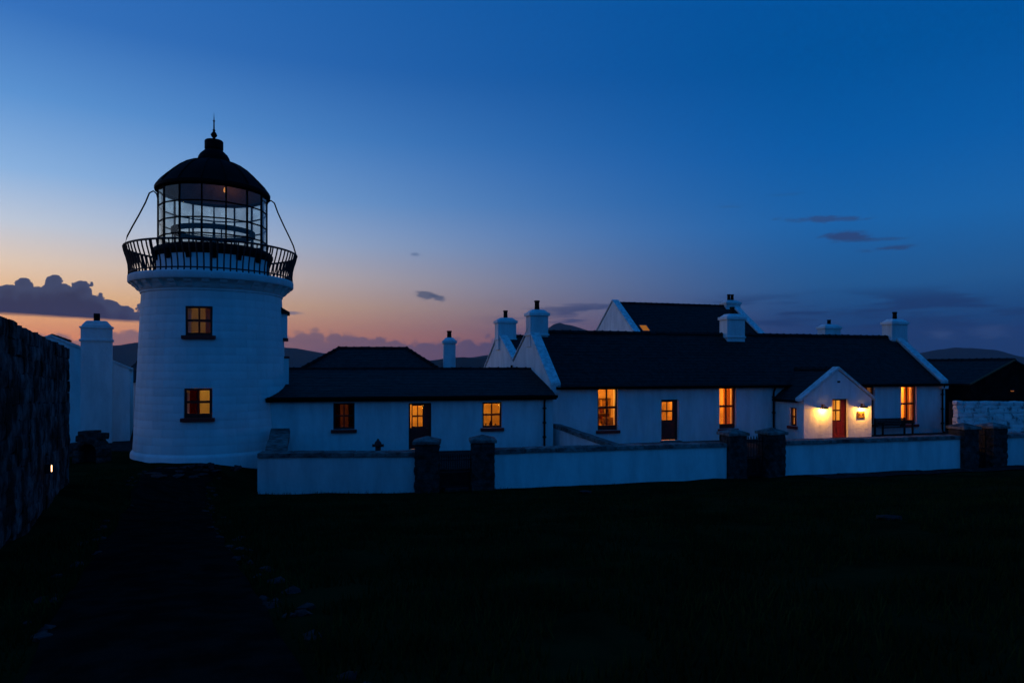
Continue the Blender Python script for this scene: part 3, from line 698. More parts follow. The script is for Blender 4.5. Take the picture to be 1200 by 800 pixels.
for (sx, sy) in ((-1,-1), (1,-1), (1,1), (-1,1)): ridge_tiles(rf, (sx*hw, sy*hd, he+.04), (sx*hl, 0, hr+.05), 10)
cX, cY = (526.5-600)/800*36.2, 36.2
lc = hip.matrix_world; hipm = Matrix.Translation((HX, HY, 0)) @ Matrix.Rotation(R(9), 4, 'Z'); pc = hipm.inverted() @ Vector((cX, cY, 0))
chimney(hip, pc.x, pc.y, -.2, zat(396, cY)+.02, .62, .70, 1, .36)

# ================================================================== COTTAGE (double range with M-shaped gable)
CA = R(16.5); CO = (1.70, 30.3); L = 22.5
cot = thing('cottage', 'long white slate-roofed keepers cottage with gabled porch and lit windows', 'cottage', (CO[0], CO[1], 0), CA)
def cu(px): return along(CO, CA, px)
def cY(px): return CO[1]+cu(px)*math.sin(CA)
CE, RZ, RY = 2.70, 5.23, 3.10; VY, VZ = 5.75, 3.70; R2Y, R2Z = 8.7, 5.25; BY, BZ = 12.6, 2.85
PX0, PW, PD = 11.7, 3.87, 2.1
w1 = (cu(700.5), cu(724), zat(504, cY(712)), zat(454.5, cY(712)))
d1 = (cu(775), cu(795.5), .06, zat(468, cY(785)))
w2 = (cu(843), cu(862.5), zat(502, cY(853)), zat(453.5, cY(853)))
w4 = (cu(1010), cu(1025), zat(497, cY(1018)), zat(452.5, cY(1018)))
w3 = (cu(1056), cu(1074), zat(497, cY(1064)), zat(452, cY(1064)))
pdo = (PX0+.9, PX0+PW-.9, .06, 2.0)
wall_panel(.36, L-.36, -.3, CE-.03, [w1, d1, w2, w4, w3], 0, .48).build('front_wall', 'white', cot)
gp = [(0, -.3), (0, CE), (RY, RZ+.08), (VY, VZ+.02), (R2Y, R2Z+.06), (BY, BZ), (BY, -.3)]
MB().prism(gp, 0, .355, 'x').build('left_gable_wall', 'white', cot); MB().prism(gp, L-.355, L, 'x').build('right_gable_wall', 'white', cot)
MB().box(.36, L-.36, BY-.4, BY-.003, -.3, BZ-.05).build('back_wall', 'white', cot)
def coping(y0, z0, y1, z1, x0, x1, th=.13, nm='coping', up=.14):
    mb = MB(); mb.prism([(y0, z0+up-th), (y0, z0+up), (y1, z1+up), (y1, z1+up-th)], x0, x1, 'x'); return mb.build(nm, 'coping_white', cot, bevel=.02)
s1 = (RZ-CE)/RY
for (xa, xb) in ((-.05, .44), (L-.44, L+.05)):
    coping(-.16, CE-.16*s1+.10, RY-.003, RZ+.10, xa, xb)
    coping(RY+.003, RZ+.10, VY-.003, VZ+.10, xa, xb, .10); coping(VY+.003, VZ+.10, R2Y-.003, R2Z+.10, xa, xb, .10); coping(R2Y+.003, R2Z+.10, BY+.15, BZ+.02, xa, xb)
    MB().box(xa+.03, xb-.0, -.18, -.003, CE-.36, CE-.05).build('kneeler', 'white', cot, bevel=.02)
rf = sub('roof', cot); mb = MB()
mb.prism([(-.14, CE-.14*s1-.06), (-.14, CE-.14*s1), (RY, RZ), (VY, VZ-.06), (R2Y, R2Z), (BY+.12, BZ-.02), (BY+.12, BZ-.10), (R2Y, R2Z-.12), (VY, VZ-.2), (RY, RZ-.12)], .358, L-.358, 'x'); mb.build('roof_deck', 'slate', rf)
vv = Vector((0, RY+.20, s1*(RY+.20))); slate_field('slates', rf, (.44, -.20, CE-.20*s1+.012), (1,0,0), vv, L-.88, vv.length, seed=11)
vv = Vector((0, R2Y-VY, R2Z-VZ+.06)); slate_field('slates', rf, (.44, VY, VZ-.05), (1,0,0), vv, L-.88, vv.length, w=.5, e=.3, seed=12)
vv = Vector((0, RY-VY, RZ-VZ+.06)); slate_field('slates', rf, (.44, VY, VZ-.05), (1,0,0), vv, L-.88, vv.length, w=.5, e=.3, seed=13)
ridge_tiles(rf, (.45, RY, RZ+.05), (L-.45, RY, RZ+.05), 50); ridge_tiles(rf, (.45, R2Y, R2Z+.05), (L-.45, R2Y, R2Z+.05), 50)
gutter(cot, .2, L-.1, -.27, CE-.12)
MB().box(.45, L-.45, -.17, -.003, CE-.20, CE-.10).build('fascia', 'black_metal', cot)
for px in (905.5, 1103): downpipe(cot, cu(px), 0, 0, CE-.16)
def cpx(px, y):          # x in the cottage frame for photo column px at depth y behind the front
    o = (CO[0]-math.sin(CA)*y, CO[1]+math.cos(CA)*y); t = along(o, CA, px); return t, o[1]+t*math.sin(CA)
for (px, y, ytop, wpx, pots, ph) in ((630, RY, 363, 25, 1, .45), (858, RY-.15, 368, 27, 1, .38), (1048.5, RY, 374, 26, 1, .42), (593, R2Y, 372.5, 25, 1, .42), (971.5, R2Y, 380, 25, 1, .3)):
    x_, Y_ = cpx(px, y)
    w_ = wpx*Y_/800*.88
    if px == 630: x_ = .42
    if px == 593: x_ = .42
    chimney(cot, x_, y, RZ-.75, zat(ytop, Y_), w_, .72, pots, ph)
MB().tube([(.36-.45, VY, VZ-.1), (-.09, VY, VZ-.15), (-.09, VY, LRZ-.1)], .06, 8).build('valley_pipe', 'black_metal', cot)
for o in (w1, w2, w3, w4): window(cot, *o, yf=.11, bottom=.22, t=.075, bar=.06)
door(cot, *d1, yf=.18, pane_x=(.0, .86))
for (o, wt_, b) in ((w1, 190, 0), (d1, 190, 0), (w2, 250, 0), (w3, 300, 0), (w4, 20, 0)):
    cx = (o[0]+o[1])/2; hw_ = 1.4 if o is not w4 else .8
    room(cot, cx-hw_, cx+hw_, .05, CE-.10, .50, 3.3, wt_, lz=.45)
cmx = Matrix.Translation((CO[0], CO[1], 0)) @ Matrix.Rotation(CA, 4, 'Z')
curtain(cmx, w2[0]+.02, w2[0]+.22, w2[2], w2[3], .44, 'curtain_cream', 'left curtain in the tall window beside the second gate', 3)
curtain(cmx, w2[1]-.40, w2[1]-.02, w2[2], w2[3], .44, 'curtain_cream', 'right curtain in the tall window beside the second gate', 4)
curtain(cmx, w3[0]+.02, w3[0]+.24, w3[2], w3[3], .44, 'curtain_cream', 'left curtain in the tall window above the bench', 3)
curtain(cmx, w3[1]-.36, w3[1]-.02, w3[2], w3[3], .44, 'curtain_cream', 'right curtain in the tall window above the bench', 4)
# furniture seen through the glass
def inside(name, label, cat, x, y, rz=0):
    o = thing(name, label, cat, cmx @ Vector((x, y, .05)), CA+rz); return o
bx = inside('bookcase', 'wooden bookcase seen through the tall window nearest the gable', 'bookcase', (w1[0]+w1[1])/2+.78, 3.02)
MB().box(-.6, -.56, -.3, 0, 0, 1.9).build('side_panel', 'wood', bx); MB().box(.56, .6, -.3, 0, 0, 1.9).build('side_panel', 'wood', bx); MB().box(-.555, .555, -.02, 0, .02, 1.88).build('back_panel', 'wood', bx)
for k in range(6): MB().box(-.558, .558, -.3, -.022, .02+k*.37-.0, .045+k*.37).build('shelf', 'wood', bx)
for k in range(5):
    x_ = -.52
    while x_ < .45:
        w_ = random.uniform(.03, .07); h_ = random.uniform(.2, .3)
        MB().box(x_, x_+w_, -.26, -.06, .047+k*.37, .047+k*.37+h_).build('book', random.choice(['curtain_red', 'wood', 'curtain_cream', 'dark_frame']), bx); x_ += w_+random.choice([.004, .004, .2])
def pend(name, label, x, y, z):
    o = thing(name, label, 'lamp', cmx @ Vector((x, y, z)), CA)
    MB().lathe([(.20, -.22), (.10, .0), (.08, .0), (.185, -.22)], 18, closed=True).build('shade', 'dark_frame', o, smooth=True)
    MB().tube([(0, 0, -.02), (0, 0, CE-.10-z)], .012, 6).build('cord', 'iron', o)
pend('pendant_lamp', 'dark pendant lamp shade behind the cottage front door panes', (d1[0]+d1[1])/2-.12, 2.2, 2.0)
pend('pendant_lamp', 'dark pendant lamp shade behind the window nearest the gable', (w1[0]+w1[1])/2-.15, 1.2, 2.62)
ar = inside('armchair', 'dark armchair back seen low in the window nearest the gable', 'chair', (w1[0]+w1[1])/2+.45, 1.2)
MB().box(-.33, .33, -.3, .3, .12, .42).build('seat', 'wood', ar, bevel=.05); MB().box(-.33, .33, -.42, -.3, .12, 1.10).build('backrest', 'wood', ar, bevel=.05)
for sx in (-1, 1):
    MB().box(sx*.38-.05, sx*.38+.05, -.4, .3, .12, .62).build('armrest', 'wood', ar, bevel=.03)
    for sy in (-.34, .24): MB().box(sx*.36-.03, sx*.36+.03, sy-.03, sy+.03, 0, .118).build('leg', 'wood', ar)
for (o_, dx_, w_, h_, z_, lb) in ((d1, .95, .30, .22, 1.55, 'dark framed picture on the wall inside the cottage front door'), (w2, 1.0, .28, .36, 1.55, 'dark framed picture seen through the window beside the second gate'), (w1, .35, .2, .28, 1.8, 'small framed picture beside the bookcase in the window nearest the gable')):
    pcx = thing('framed_picture', lb, 'picture', cmx @ Vector(((o_[0]+o_[1])/2+dx_, 3.295, z_)), CA, 'pictures on the room walls')
    mb = MB(); frame_bars(mb, -w_, w_, -h_, h_, -.04, -.005, .04, 1, 1, .02); mb.build('frame', 'wood', pcx); MB().box(-w_+.041, w_-.041, -.02, -.006, -h_+.041, h_-.041).build('print', 'dark_frame', pcx)
# porch
PC = PX0+PW/2; PE, PR = 2.02, 3.36; yF = -PD
sP = (PR-PE)/(PW/2)
fo = (CO[0]+math.sin(CA)*PD, CO[1]-math.cos(CA)*PD)
pd = (along(fo, CA, 975.3), along(fo, CA, 994), .06, zat(466.5, 32.0))
wp = wall_panel(PX0, PX0+PW, -.3, PE-.02, [(pd[0], pd[1], pd[2], PE-.02)], yF, yF+.32); wp.build('porch_front_wall', 'white', cot)
dtop = pd[3]
MB().prism([(PX0, PE-.018), (PX0+PW, PE-.018), (PC, PR-.02)], yF, yF+.32, 'y').build('porch_gable', 'white', cot)
if dtop < PE-.03: MB().box(pd[0], pd[1], yF+.002, yF+.318, dtop, PE-.02).build('porch_lintel', 'white', cot)
wo = (1.12, 1.60, .72, 1.58)
pw_ = wall_panel(0.002, PD-.323, -.3, PE-.02, [wo], 0, .30).build('porch_side_wall', 'white', cot); pw_.location = (PX0, 0, 0); pw_.rotation_euler = (0, 0, -math.pi/2)
MB().box(PX0+PW-.3, PX0+PW, yF+.323, -.002, -.3, PE-.02).build('porch_side_wall', 'white', cot)
sw = window(cot, *wo, yf=.10, bottom=.08, t=.05, bar=.04); sw.location = (PX0, -(wo[0]+wo[1])/2, wo[2]); sw.rotation_euler = (0, 0, -math.pi/2)
dd = door(cot, *pd, yf=.14, pane_x=(.0, .74), split=.44); dd.location.y = yF
MB().box(PX0+.3, PX0+PW-.3, yF+.32, -.002, PE-.1, PE-.05).build('porch_ceiling', 'plaster', cot); MB().box(PX0+.3, PX0+PW-.3, yF+.33, -.002, .0, .05).build('porch_floor', 'floor_wood', cot)
MB().box(PX0+.31, PX0+PW-.31, -.03, -.003, .05, PE-.1).build('porch_back_wall', 'plaster', cot)
lamp('porch_room_light', cot, (PC-.1, -.9, 1.75), 130, (1, .43, .06), .08)
rf = sub('porch_roof', cot); yB = (PR-CE)/s1+.12
for sx in (-1, 1):
    e_ = PC+sx*(PW/2+.16); ze = PE-.16*sP; yb2 = -.16
    mb = MB(); mb.add([(e_, yF+.34, ze+.02), (PC, yF+.34, PR+.02), (PC, yB, PR+.02), (e_, yb2, ze+.02), (e_, yF+.34, ze-.05), (PC, yF+.34, PR-.05), (PC, yB, PR-.05), (e_, yb2, ze-.05)],
                      [(0,1,2,3), (7,6,5,4), (0,4,5,1), (3,2,6,7), (0,3,7,4)]); mb.build('roof_deck', 'slate', rf)
    vv = Vector((-sx*(PW/2+.16), 0, PR-ze)); slate_field('slates', rf, (e_, yF+.34, ze+.03), (0, 1, 0), vv, PD, vv.length, lambda t: (0, yb2-yF-.34+(yB-yb2)*t), seed=20+sx)
    mb = MB(); th = .15
    a = (PC+sx*(PW/2+.20), PE-.20*sP+.02); b = (PC+sx*.003, PR+.02)
    mb.prism([(a[0], a[1]), (b[0], b[1]), (b[0], b[1]+th), (a[0], a[1]+th)], yF-.06, yF+.35, 'y'); mb.build('porch_coping', 'coping_white', cot, bevel=.02)
ridge_tiles(rf, (PC, yF+.36, PR+.08), (PC, yB-.1, PR+.08), 6)
gutter_o = MB(); gutter_o.tube([(PX0-.16, yF+.3, PE-.12), (PX0-.16, -.1, PE-.12)], .06, 8); gutter_o.build('porch_gutter', 'black_metal', cot)
MB().tube([(PX0-.02, -.05, PE-.35), (PX0-.02, yF+.2, PE-.38), (PX0+.02, yF-.03, PE-.44), (PX0+.8, yF-.03, PE-.47)], .014, 6).build('lamp_cable', 'white', cot)
vz = zat(447.5, 31.9); MB().box(PC-.06, PC+.10, yF-.012, yF-.002, vz-.04, vz+.05).build('porch_vent', 'iron', cot)
# two hooded wall lamps and the sign on the porch
def wall_lamp(px, label):
    x_ = along(fo, CA, px); z_ = zat(479, 31.9)
    o = thing('wall_lamp', label, 'lamp', cmx @ Vector((x_, yF, z_)), CA, 'hooded lamps on the porch front')
    MB().box(-.05, .05, -.03, -.003, .02, .22).build('back_plate', 'brass', o)
    MB().tube([(0, -.03, .16), (0, -.16, .20), (0, -.20, .12)], .014, 6).build('arm', 'brass', o)
    mb = MB(); pr = [(.06, .12), (.17, .0)]
    mb.lathe([(.05, .125), (.09, .11), (.185, .012), (.175, .010), (.085, .10), (.045, .115)], 20, 0, -.20, closed=True); mb.build('hood', 'brass', o, smooth=True)
    MB().lathe([(.01, .10), (.03, .095), (.04, .05), (.025, .018), (.005, .010)], 12, 0, -.20).build('bulb', 'bulb', o, smooth=True)
    lamp('lamp_light', o, (0, -.20, -.01), 92, (1, .43, .05), .045)
wall_lamp(963.5, 'lit hooded lamp on the porch wall left of the red door'); wall_lamp(1009.5, 'lit hooded lamp on the porch wall above the sign')
x_ = along(fo, CA, 1008.5); sg = thing('sign', 'small brown plaque on the porch wall right of the red door', 'sign', cmx @ Vector((x_, yF-.002, zat(486.5, 32.2))), CA)
MB().box(-.22, .22, -.03, -.001, -.165, .165).build('board', 'sign', sg, bevel=.006)
mb = MB(); mb.box(-.20, .20, -.036, -.031, .140, .148); mb.box(-.20, .20, -.036, -.031, -.148, -.140); mb.box(-.20, -.192, -.036, -.031, -.139, .139); mb.box(.192, .20, -.036, -.031, -.139, .139); mb.build('border', 'letter', sg)
mb = MB(); mb.lathe([(.035, 0), (.035, .006)], 16); mb.v = [(a, -.031-c, b+.02) for a, b, c in mb.v]; mb.build('emblem', 'letter', sg)
for zz, a in ((.085, .15), (-.07, .14), (-.105, .10)): MB().box(-a, a, -.034, -.031, zz-.010, zz+.010).build('worn_lettering', 'letter', sg)

# ================================================================== TALL REAR HOUSE
rh = thing('rear_house', 'taller white gabled house with lit rooflight behind the cottage', 'house', cmx @ Vector((10.8, 13.1, 0)), CA)
RL, hs, rz0, re_ = 10.3, 3.7, 8.15, 5.55
gp = [(0, -.3), (0, re_), (hs, rz0+.05), (2*hs, re_), (2*hs, -.3)]
MB().prism(gp, 0, .35, 'x').build('left_gable_wall', 'white', rh); MB().prism(gp, RL-.35, RL, 'x').build('right_gable_wall', 'white', rh)
MB().box(.353, RL-.353, 0, .4, -.3, re_-.03).build('front_wall', 'white', rh); MB().box(.353, RL-.353, 2*hs-.4, 2*hs, -.3, re_-.03).build('back_wall', 'white', rh)
sr = (rz0-re_)/hs
for (xa, xb) in ((-.05, .46), (RL-.46, RL+.05)):
    for (ya, za, yb, zb) in ((-.12, re_-.12*sr+.1, hs-.003, rz0+.1), (hs+.003, rz0+.1, 2*hs+.12, re_-.12*sr+.1)):
        mb = MB(); mb.prism([(ya, za), (ya, za+.15), (yb, zb+.15), (yb, zb)], xa, xb, 'x'); mb.build('coping', 'coping_white', rh, bevel=.02)
rf = sub('roof', rh); mb = MB(); mb.prism([(-.1, re_-.1*sr-.05), (-.1, re_-.1*sr), (hs, rz0), (2*hs+.1, re_-.1*sr), (2*hs+.1, re_-.1*sr-.05), (hs, rz0-.1)], .356, RL-.356, 'x'); mb.build('roof_deck', 'slate', rf)
vv = Vector((0, hs+.12, sr*(hs+.12))); slate_field('slates', rf, (.46, -.12, re_-.12*sr+.012), (1,0,0), vv, RL-.92, vv.length, seed=31)
ridge_tiles(rf, (.45, hs, rz0+.05), (RL-.45, hs, rz0+.05), 21)
chimney(rh, RL-.45, hs, rz0-.6, zat(351, 51.6), 1.25, .8, 2, .46)
mat('lit_pane', (.05, .03, .01), .8, .1, spec=0, emit=(1, .33, .05), estr=.30)
sk = sub('rooflight', rh, (1.05, .82, re_+.82*sr)); sk.rotation_euler = (math.atan(sr), 0, 0)
mb = MB(); frame_bars(mb, -.32, .32, -.42, .42, .03, .10, .05, 1, 1, .03); mb.v = [(a, c, b) for a, b, c in mb.v]; mb.build('frame', 'lead', sk)
MB().box(-.272, .272, -.372, .372, .05, .065).build('pane', 'lit_pane', sk)

# ================================================================== DARK BARN AT THE RIGHT
BX, BYY = 27.9, 38.0
bn = thing('stone_barn', 'dark stone barn with slate roof beyond the right gable', 'barn', (BX, BYY, 0), CA)
bw, be, bz = 3.1, 2.62, 3.88
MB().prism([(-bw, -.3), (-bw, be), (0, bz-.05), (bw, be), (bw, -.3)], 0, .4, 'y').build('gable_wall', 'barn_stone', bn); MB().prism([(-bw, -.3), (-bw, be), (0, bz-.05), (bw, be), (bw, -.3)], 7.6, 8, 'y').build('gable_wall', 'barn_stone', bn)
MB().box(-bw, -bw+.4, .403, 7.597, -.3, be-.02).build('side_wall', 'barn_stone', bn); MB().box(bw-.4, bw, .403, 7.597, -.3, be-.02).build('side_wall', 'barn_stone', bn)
rf = sub('roof', bn); sb = (bz-be)/bw
for sx in (-1, 1):
    mb = MB(); mb.prism([(sx*(bw+.15), be-.15*sb-.05), (sx*(bw+.15), be-.15*sb+.02), (0, bz+.02), (0, bz-.05)], -.1, 8.1, 'y'); mb.build('roof_deck', 'slate', rf)
    vv = Vector((-sx*(bw+.17), 0, (bw+.17)*sb)); slate_field('slates', rf, (sx*(bw+.17), -.1, be-.17*sb+.03), (0,1,0), vv, 8.2, vv.length, seed=41+sx)
MB().prism([(-(bw+.17), be-.17*sb-.02), (-(bw+.17), be-.17*sb+.06), (0, bz+.075), (0, bz-.01)], -.16, -.102, 'y').build('verge_board', 'wood', rf)
ridge_tiles(rf, (0, -.1, bz+.08), (0, 8.1, bz+.08), 18, m_='tile_dark')
ba = thing('barn_lamp', 'tiny dim orange lamp on the dark barn gable', 'lamp', Matrix.Translation((BX, BYY, 0)) @ Matrix.Rotation(CA, 4, 'Z') @ Vector((-.15, -.002, zat(457, 38))), CA)
MB().box(-.10, .10, -.10, -.001, -.02, .09).build('housing', 'iron', ba); MB().lathe([(.07, -.07), (.09, -.03), (.08, -.021)], 10, 0, -.06).build('lens', 'bulb_faint', ba)

# ================================================================== RUBBLE WALLS
def rubble(name, label, A, B, h0, h1, zb0, zb1, thick, m_, core, sw, sh, seed, face_n, cat='wall', jag=.12, cd=.10):
    """wall of individual rough stones on the side face_n (unit normal) of the line A-B; tops h0..h1 absolute"""
    rs = random.Random(seed); A = Vector((*A, 0)); B = Vector((*B, 0)); d = B-A; Ln = d.length; u = d/Ln; n = Vector((*face_n, 0)).normalized()
    t = thing(name, label, cat, (A.x, A.y, 0)); back = -n*thick
    P = lambda s_, z, dpt: u*s_ + n*dpt + Vector((0, 0, z))
    mb = MB(); k = 10; v = []
    for i in range(k+1):
        s_ = Ln*i/k; zt = h0+(h1-h0)*i/k-.06; zb = min(zb0, zb1)-.5
        v += [P(s_, zb, -cd), P(s_, zt, -cd), P(s_, zt, -thick+.02), P(s_, zb, -thick+.02)]
    f = [(0,1,2,3), (4*k+3,4*k+2,4*k+1,4*k)]
    for i in range(k):
        for q in range(4): f.append((4*i+q, 4*(i+1)+q, 4*(i+1)+(q+1)%4, 4*i+(q+1)%4))
    mb.add(v, f); mb.build('core', core, t)
    ms = [block_mesh(seed*10+i, m_, jag) for i in range(8)]; rzz = math.atan2(u.y, u.x)
    s_rows = int(round(((h0+h1)/2-(zb0+zb1)/2)/sh))
    for r in range(s_rows):
        s_ = -rs.uniform(0, sw*.6)
        while s_ < Ln:
            w = sw*rs.uniform(.6, 1.45); sc_ = min(max(s_+w/2, .05), Ln-.05); fr = sc_/Ln
            zt = h0+(h1-h0)*fr; zb = zb0+(zb1-zb0)*fr; hh = (zt-zb)/s_rows
            zc_ = zb+hh*(r+.5)+rs.uniform(-.02, .02)
            link('stone', rs.choice(ms), t, loc=P(sc_, zc_, -.105+rs.uniform(-.012, .016)), rot=(0, rs.uniform(-.05, .05), rzz+(math.pi if rs.random() < .5 else 0)),
                 scale=(min(w, 2*min(sc_, Ln-sc_)+.1)*1.03, .26, hh*rs.uniform(.98, 1.10)))
            s_ += w
    return t
# tall weathered wall at the left edge
LWA, LWB = (-5.3, 5.9), (-12.35, 19.0)
dW = Vector((LWB[0]-LWA[0], LWB[1]-LWA[1])).normalized()
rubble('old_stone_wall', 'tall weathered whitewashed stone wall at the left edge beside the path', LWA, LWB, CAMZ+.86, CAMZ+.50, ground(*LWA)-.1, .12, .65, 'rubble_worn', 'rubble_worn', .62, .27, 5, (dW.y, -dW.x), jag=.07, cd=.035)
def wall_point(px, z=0):
    k = (px-600)/800; A = LWA; t = (k*A[1]-A[0])/(dW.x-k*dW.y); return Vector((A[0]+dW.x*t, A[1]+dW.y*t, z))
p = wall_point(52); p.z = zat(549, p.y); nrm = Vector((dW.y, -dW.x, 0))
bl = thing('bulkhead_light', 'small lit bulkhead lamp low on the tall weathered wall', 'lamp', p+nrm*.07, math.atan2(nrm.y, nrm.x)+math.pi/2)
MB().box(-.05, .05, -.05, .05, -.10, .10).build('housing', 'iron', bl, bevel=.012); MB().box(-.028, .028, -.064, -.052, -.068, .068).build('lens', 'bulb_wall', bl, bevel=.005)
# limewashed rubble wall in front of the barn
ra = ((1122-600)/800*34, 34.0); rb = (ra[0]+7*math.cos(CA), ra[1]+7*math.sin(CA))
rubble('limewashed_wall', 'limewashed rubble wall in front of the dark barn', ra, rb, zat(470, 34), zat(472, 34.8), -.05, -.05, .5, 'rubble_white', 'mortar_white', .42, .19, 8, (math.sin(CA), -math.cos(CA)))

# ================================================================== YARD, FRONT WALL, GATE PILLARS
FA = R(14); FO = (-.617, 23.5)
def fpt(px):
    t = along(FO, FA, px); return Vector((FO[0]+t*math.cos(FA), FO[1]+t*math.sin(FA), 0))
PL = Vector(((304-600)/800*22.55, 22.55, 0)); PM = Vector(((490-600)/800*22.85, 22.85, 0))
FT = .71; FB = -.95
far_end = fpt(1290)
Nf = Vector((math.sin(FA), -math.cos(FA), 0))
yard = MB(); off = -Nf*.22
corner = [PL+Vector((.2, .25, 0)), PM+Vector((0, .25, 0)), fpt(565)+off, far_end+off+Vector((20, 5, 0)), Vector((48, 62, 0)), Vector((-27, 62, 0)), Vector((-27, 29.8, 0)), Vector((-16, 28.6, 0)), Vector((-9.4, 26.6, 0))]
n = len(corner); yard.add([(c.x, c.y, 0) for c in corner]+[(c.x, c.y, -1.2) for c in corner], [tuple(range(n)), tuple(range(n, 2*n))[::-1]]+[(i, i+n, (i+1) % n+n, (i+1) % n) for i in range(n)])
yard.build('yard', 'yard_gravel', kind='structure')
def rendered_wall(label, A, B, zt0=FT, zt1=FT, th=.42, name='garden_wall', step=1.15, cm='coping_stone', zb=FB, cw=.07, ch=.17):
    d = B-A; Ln = d.length; a = math.atan2(d.y, d.x); t = thing(name, label, 'wall', (A.x, A.y, 0), a, 'low rendered garden walls')
    mb = MB(); ns_ = max(2, int(Ln/.35)); v = []
    for i in range(ns_+1):
        s_ = Ln*i/ns_; z = zt0+(zt1-zt0)*i/ns_-ch-.002
        w_ = lambda q: .012*mnoise.noise((s_*.9+A.x, q*1.3, A.y))
        v += [(s_, -th/2+w_(0), zb), (s_, -th/2+w_(1), z), (s_, th/2, z), (s_, th/2, zb)]
    f = [(0,1,2,3), (4*ns_+3,4*ns_+2,4*ns_+1,4*ns_)]+[(4*i+q, 4*(i+1)+q, 4*(i+1)+(q+1) % 4, 4*i+(q+1) % 4) for i in range(ns_) for q in range(4)]
    mb.add(v, f); mb.build('render_face', 'white', t)
    nn = max(1, round(Ln/step)); sl_ = math.atan2(zt1-zt0, Ln); cl = Ln/nn; ms = []
    for q in range(3):
        cb = MB(); cb.hexa([(.006, -th/2-cw, 0), (cl-.006, -th/2-cw-random.uniform(-.012, .012), 0), (cl-.006, th/2+cw, 0), (.006, th/2+cw, 0),
                            (.010, -th/2-cw+.03, ch-.03+random.uniform(-.012, .012)), (cl-.010, -th/2-cw+.03, ch-.03+random.uniform(-.012, .012)), (cl-.010, th/2+cw-.03, ch-.01), (.010, th/2+cw-.03, ch-.01)])
        ms.append(cb.mesh('coping_stone', cm))
    for i in range(nn):
        s_ = Ln*i/nn; o = link('coping_stone', random.choice(ms), t, .015, loc=(s_, random.uniform(-.012, .012), zt0+(zt1-zt0)*i/nn-ch+random.uniform(-.006, .008)), rot=(random.uniform(-.01, .01), -sl_, random.uniform(-.006, .006)))
    return t
rendered_wall('low white garden wall with stone coping below the lighthouse, leftmost stretch', PL, PM)
rendered_wall('low white garden wall with stone coping between the first and second gates', fpt(577), fpt(848))
rendered_wall('low white garden wall with stone coping in front of the porch and bench', fpt(916), fpt(1120))
rendered_wall('low white garden wall with stone coping at the right edge beyond the third gate', fpt(1174), far_end)
# two side walls stepping up from the front wall to the buildings
rendered_wall('short white wall with sloping stone coping running up to the tower corner', PL+Vector((.42, .30, 0)), Vector((-9.15, 27.0, 0)), .66, 1.10, .55, step=1.2, cw=.10)
q0 = fpt(728)-Nf*.30; rendered_wall('white wall with sloping stone coping running up to the cottage corner', q0, Vector((1.92, 30.55, 0)), .69, 1.0, .36, step=1.3, cw=.05)
pill_ms = [block_mesh(900+i, 'stone_dark', .10) for i in range(8)]
def pillar(P, rz, w, label, ztop=1.20):
    zb = -.80; t = thing('gate_pillar', label, 'pillar', (P.x, P.y, zb), rz, 'stone gate pillars along the front wall')
    H = ztop-zb-.26; MB().box(-w/2+.05, w/2-.05, -w/2+.05, w/2-.05, 0, H).build('core', 'mortar', t)
    rows = 7; hh = H/rows
    for r in range(rows):
        k = .5+.16*(1 if r % 2 else -1)
        for (c, ln, rot) in (((-w/2+k*w/2, -w/2+.09), k*w, 0), ((k*w/2, -w/2+.09), (1-k)*w, 0), ((-w/2+k*w/2, w/2-.09), k*w, 0), ((k*w/2, w/2-.09), (1-k)*w, 0),
                             ((-w/2+.09, 0), w-.30, math.pi/2), ((w/2-.09, 0), w-.30, math.pi/2)):
            link('stone', random.choice(pill_ms), t, loc=(c[0], c[1], hh*(r+.5)), rot=(0, random.uniform(-.03, .03), rot+(math.pi if random.random() < .5 else 0)), scale=(ln*1.06, .24, hh*1.08))
    a = w/2+.09; mb = MB(); mb.box(-a, a, -a, a, H+.002, H+.11); mb.build('cap_slab', 'coping_stone', t, bevel=.02)
    mb = MB(); b = a-.02; mb.add([(-b,-b,H+.112),(b,-b,H+.112),(b,b,H+.112),(-b,b,H+.112),(-.03,-.03,H+.25),(.03,-.03,H+.25),(.03,.03,H+.25),(-.03,.03,H+.25)], [(0,3,2,1),(4,5,6,7),(0,1,5,4),(1,2,6,5),(2,3,7,6),(3,0,4,7)]); mb.build('cap_top', 'coping_stone', t, bevel=.008)
    return t
PIL = [(500.5, R(4), .74, 'dark stone pillar left of the first gate, nearest the tower'), (565.5, R(6), .74, 'dark stone pillar right of the first gate, below the small lit window'),
       (859, FA, .70, 'dark stone pillar left of the spiked iron gate'), (904, FA, .70, 'dark stone pillar right of the spiked iron gate, beside the porch'),
       (1129, FA, .72, 'dark stone pillar left of the narrow third gate'), (1163, FA, .70, 'dark stone pillar right of the narrow third gate, before the limewashed wall')]
PP = []
for px, rz, w, lb in PIL:
    P = fpt(px)
    if px < 520: P = Vector(((500.5-600)/800*22.9, 22.9, 0))
    PP.append((P, w)); pillar(P, rz, w, lb)
